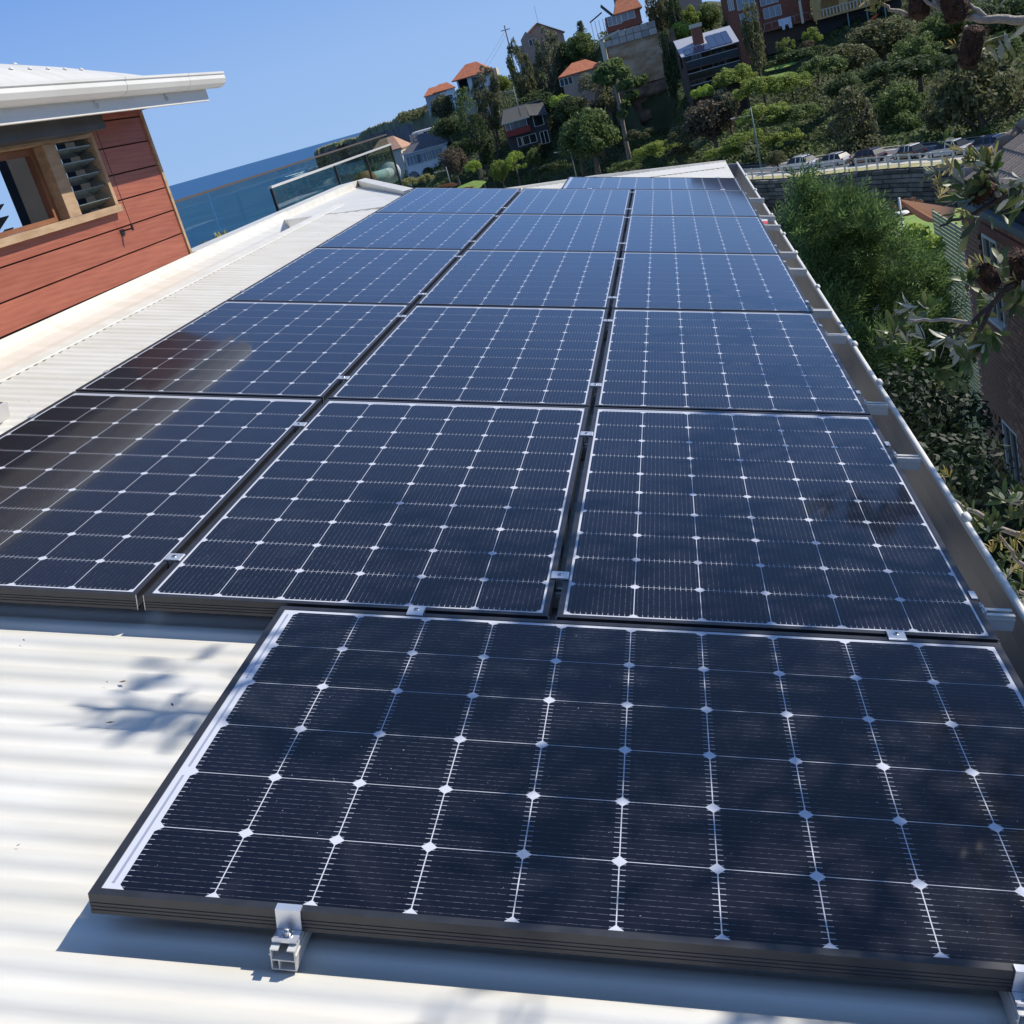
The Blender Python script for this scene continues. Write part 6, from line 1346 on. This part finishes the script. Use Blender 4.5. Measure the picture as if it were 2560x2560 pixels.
cluster(B1, [(2380, 540, 6, .6, False), (2408, 530, 7, .7, True), (2440, 550, 5, .9, False), (2520, 490, 8, 1.1, False), (2545, 500, 8, 1.1, False), (2500, 530, 6, 1.2, False), (2550, 450, 7, 1, False), (2530, 460, 7, 1, False), (2420, 585, 2, 1.3, False)], d2 - .1, .2, -.2)
B1.done()
B2 = Banksia((6.4, -1.0, -8.5), 'second banksia with dark drooping leaves in front of the brick neighbour', 8)
d3 = 5.2; r2 = np.array([6.4, -1.0, -8.5])
B2.branch([r2, r2 + (-.1, .2, 4), (5.4, .2, -1.6)], .16, .09, 'bk_bark_dark')
B2.branch([(5.4, .2, -1.6), at(2700, 610, d3), at(2560, 684, d3), at(2520, 720, d3), at(2480, 762, d3), at(2430, 805, d3), at(2375, 840, d3)], .026, .006, 'bk_bark_dark')
B2.branch([at(2520, 720, d3), at(2470, 730, d3), at(2440, 700, d3)], .012, .008, 'bk_bark_dark'); B2.branch([at(2480, 762, d3), at(2440, 850, d3), at(2400, 920, d3)], .012, .006, 'bk_bark_dark'); B2.branch([at(2430, 805, d3), at(2330, 800, d3), at(2275, 800, d3)], .010, .005)
B2.cone(at(2470, 690, d3), (-.2, .2, .8), .13, .042); B2.cone(at(2555, 665, d3), (0, 0, 1), .13, .05)
cluster(B2, [(2430, 675, 7, .7, True), (2420, 700, 9, .75, False), (2445, 655, 5, .7, True), (2500, 655, 4, .9, False), (2510, 690, 5, .9, False), (2480, 740, 8, .9, False), (2530, 690, 6, .8, True), (2550, 730, 7, 1, False)], d3)
cluster(B2, [(2390, 820, 9, 1.0, False), (2360, 850, 10, .9, False), (2400, 860, 10, .9, False), (2440, 830, 9, .9, True), (2460, 860, 8, .9, False), (2420, 900, 9, .9, False), (2350, 930, 9, .85, False), (2360, 960, 6, .6, True), (2390, 950, 8, .8, False), (2480, 840, 8, 1, False), (2450, 780, 7, 1, False), (2540, 760, 7, 1, False), (2330, 880, 7, .7, False)], d3, .2, -.1)
cluster(B2, [(2245, 780, 10, .9, False), (2275, 770, 10, .9, False), (2235, 830, 10, 1, False), (2265, 850, 9, .9, False), (2300, 800, 10, .9, False), (2300, 840, 8, .8, False), (2215, 860, 7, .9, False), (2320, 770, 8, .8, False)], d3 + .6, .2, .4)
B2.done()
# low shoots just over the gutter lip
B3 = Banksia((3.6, 1.2, -8.5), 'young banksia shoots with yellow tips poking up just outside the gutter lip', 12)
B3.branch([(3.6, 1.2, -8.5), (3.3, 1.6, -4), (2.9, 2.0, -1.6)], .08, .04, 'bk_bark_dark')
d4 = 3.9
for pts in ([(2640, 1360), (2500, 1320), (2420, 1275), (2370, 1235), (2355, 1190)], [(2700, 1540), (2600, 1500), (2530, 1470), (2480, 1440)], [(2640, 1300), (2560, 1260), (2510, 1250)], [(2640, 1450), (2560, 1420), (2530, 1380), (2500, 1340)]):
    B3.branch([(2.9, 2.0, -1.6)] + [at(u, v, d4) for u, v in pts], .014, .004)
cluster(B3, [(2365, 1185, 12, .42, True), (2360, 1215, 8, .4, False), (2375, 1235, 8, .42, False), (2395, 1260, 8, .42, False), (2440, 1300, 9, .55, False), (2470, 1325, 9, .55, False), (2420, 1275, 6, .45, False)], d4, .1, .8)
cluster(B3, [(2500, 1350, 12, .5, True), (2530, 1370, 12, .5, True), (2480, 1370, 10, .45, True), (2550, 1345, 10, .5, True), (2510, 1400, 9, .5, False), (2540, 1420, 9, .5, True), (2520, 1440, 9, .5, False), (2550, 1460, 9, .55, False), (2540, 1250, 12, .6, False), (2510, 1245, 10, .55, False), (2555, 1280, 10, .5, False), (2530, 1290, 8, .5, False), (2560, 1230, 8, .5, False), (2490, 1300, 8, .5, False), (2550, 1390, 9, .5, False), (2560, 1500, 9, .6, False), (2540, 1490, 8, .5, False)], d4, .15, .6)
B3.done()

# canopy above the picture edge whose shade dapples the near panels
cz = thing('banksia_tree', 'high banksia canopy above the right picture edge that dapples the near panels with shade', 'tree', TR(6.9, .5, -8.5)); Ic = cz.matrix_world.inverted()
g = np.random.default_rng(21); V = []; Fl = []
SP = PM.T @ SUN
SPOTS = [PM.T @ hitp(u, v, PM[:, 2], p2w(0, 0, -.09)) for u, v in ((450, 1690), (495, 1800), (560, 1770), (470, 1670))]
def shade(x, y):        # density of shade wanted on the roof plane
    s_ = 0
    s_ += .95 if (x > (-.30 if y > -.55 else -.12) and y < -.05 and y > -1.12) else 0
    s_ += .75 if (x > .35 and -.1 < y < 1.2) else 0
    s_ += .55 if (-.55 < x < .35 and -.1 < y < .75) else 0
    s_ += .40 if (x > .45 and 1.2 <= y < 2.4) else 0
    s_ += .20 if (x > .2 and 2.4 <= y < 3.2) else 0
    s_ += .22 if (x > -.6 and x <= -.3 and y < -.1 and y > -.6) else 0
    s_ += .65 if (x > .02 and y <= -1.12) else 0
    for sp in SPOTS: s_ += .16 if (x - sp[0]) ** 2 * .3 + (y - sp[1]) ** 2 * 3 < .012 else 0
    return s_
cl = []
for k in range(5000):
    x, y = g.uniform(-1.0, 1.5), g.uniform(-2.4, 3.4)
    if g.random() < shade(x, y) * .22:
        dist = g.uniform(3.2, 4.6); q = np.array([x, y, 0]) + SP * dist; cl.append(PM @ q)
for c in cl:
    ax = Vector((g.normal(0, .5), g.normal(0, .5), 1)).normalized(); q = ax.to_track_quat('Z', 'Y').to_matrix().to_4x4(); nl = int(g.integers(9, 14))
    for k in range(nl):
        m = Ic @ Matrix.Translation(Vector(c) + Vector(g.normal(0, .03, 3))) @ q @ Matrix.Rotation(k * 2.4, 4, 'Z') @ Matrix.Rotation(math.pi / 2 - g.uniform(.5, 1.3), 4, 'X') @ Matrix.Scale(g.uniform(.8, 1.35), 4)
        vs, fs = LV[g.integers(3)]; b0 = len(V); V += [tuple(m @ Vector(v)) for v in vs]; Fl += [tuple(b0 + j for j in f) for f in fs]
tag(link('leaf_mass', npmesh('leaf_mass', V, Fl, M['bk_leaf'], True), cz), kind='stuff')
hub = np.array([4.6, 1.0, 1.6]); MB().tube([(6.9, .5, -8.5), (6.6, .7, -3), (5.8, .9, .3), hub], [.2, .17, .13, .10], 8).build('trunk', M['bk_bark_dark'], cz, True, Ic)
b = MB(); order = sorted(cl, key=lambda c: c[0])[::3]
for k in range(9):
    tgt = order[int(k * len(order) / 9)]; mid = (hub + tgt) / 2 + (0, 0, .15); b.tube([hub, mid, tgt], [.05, .03, .012], 6)
b.build('limb', M['bk_bark_dark'], cz, True, Ic)


# dry leaf bits and grit on the bare roof
V = []; Fl = []; g = np.random.default_rng(31)
for k in range(70):
    x, y = (g.uniform(-2.3, -.75), g.uniform(-1.7, -.1)) if k < 40 else (g.uniform(-2.55, -2.06), g.uniform(.5, 6.5)); sz = g.uniform(.004, .012) if k % 9 else .02
    m = Matrix.Translation(p2w(x, y, -.082)) @ Matrix.Rotation(g.uniform(0, 6.28), 4, 'Z') @ Matrix.Rotation(g.normal(0, .2), 4, 'X'); vs, fs = leaf_outline(sz, sz * .5, 2, .2); b0 = len(V); V += [tuple(m @ Vector(v)) for v in vs]; Fl += [tuple(b0 + j for j in f) for f in fs]
tag(link('roof_litter', npmesh('roof_litter', V, Fl, M['dead_leaf'])), 'tiny dry leaf bits and grit scattered on the bare white roof', 'leaf litter', kind='stuff')
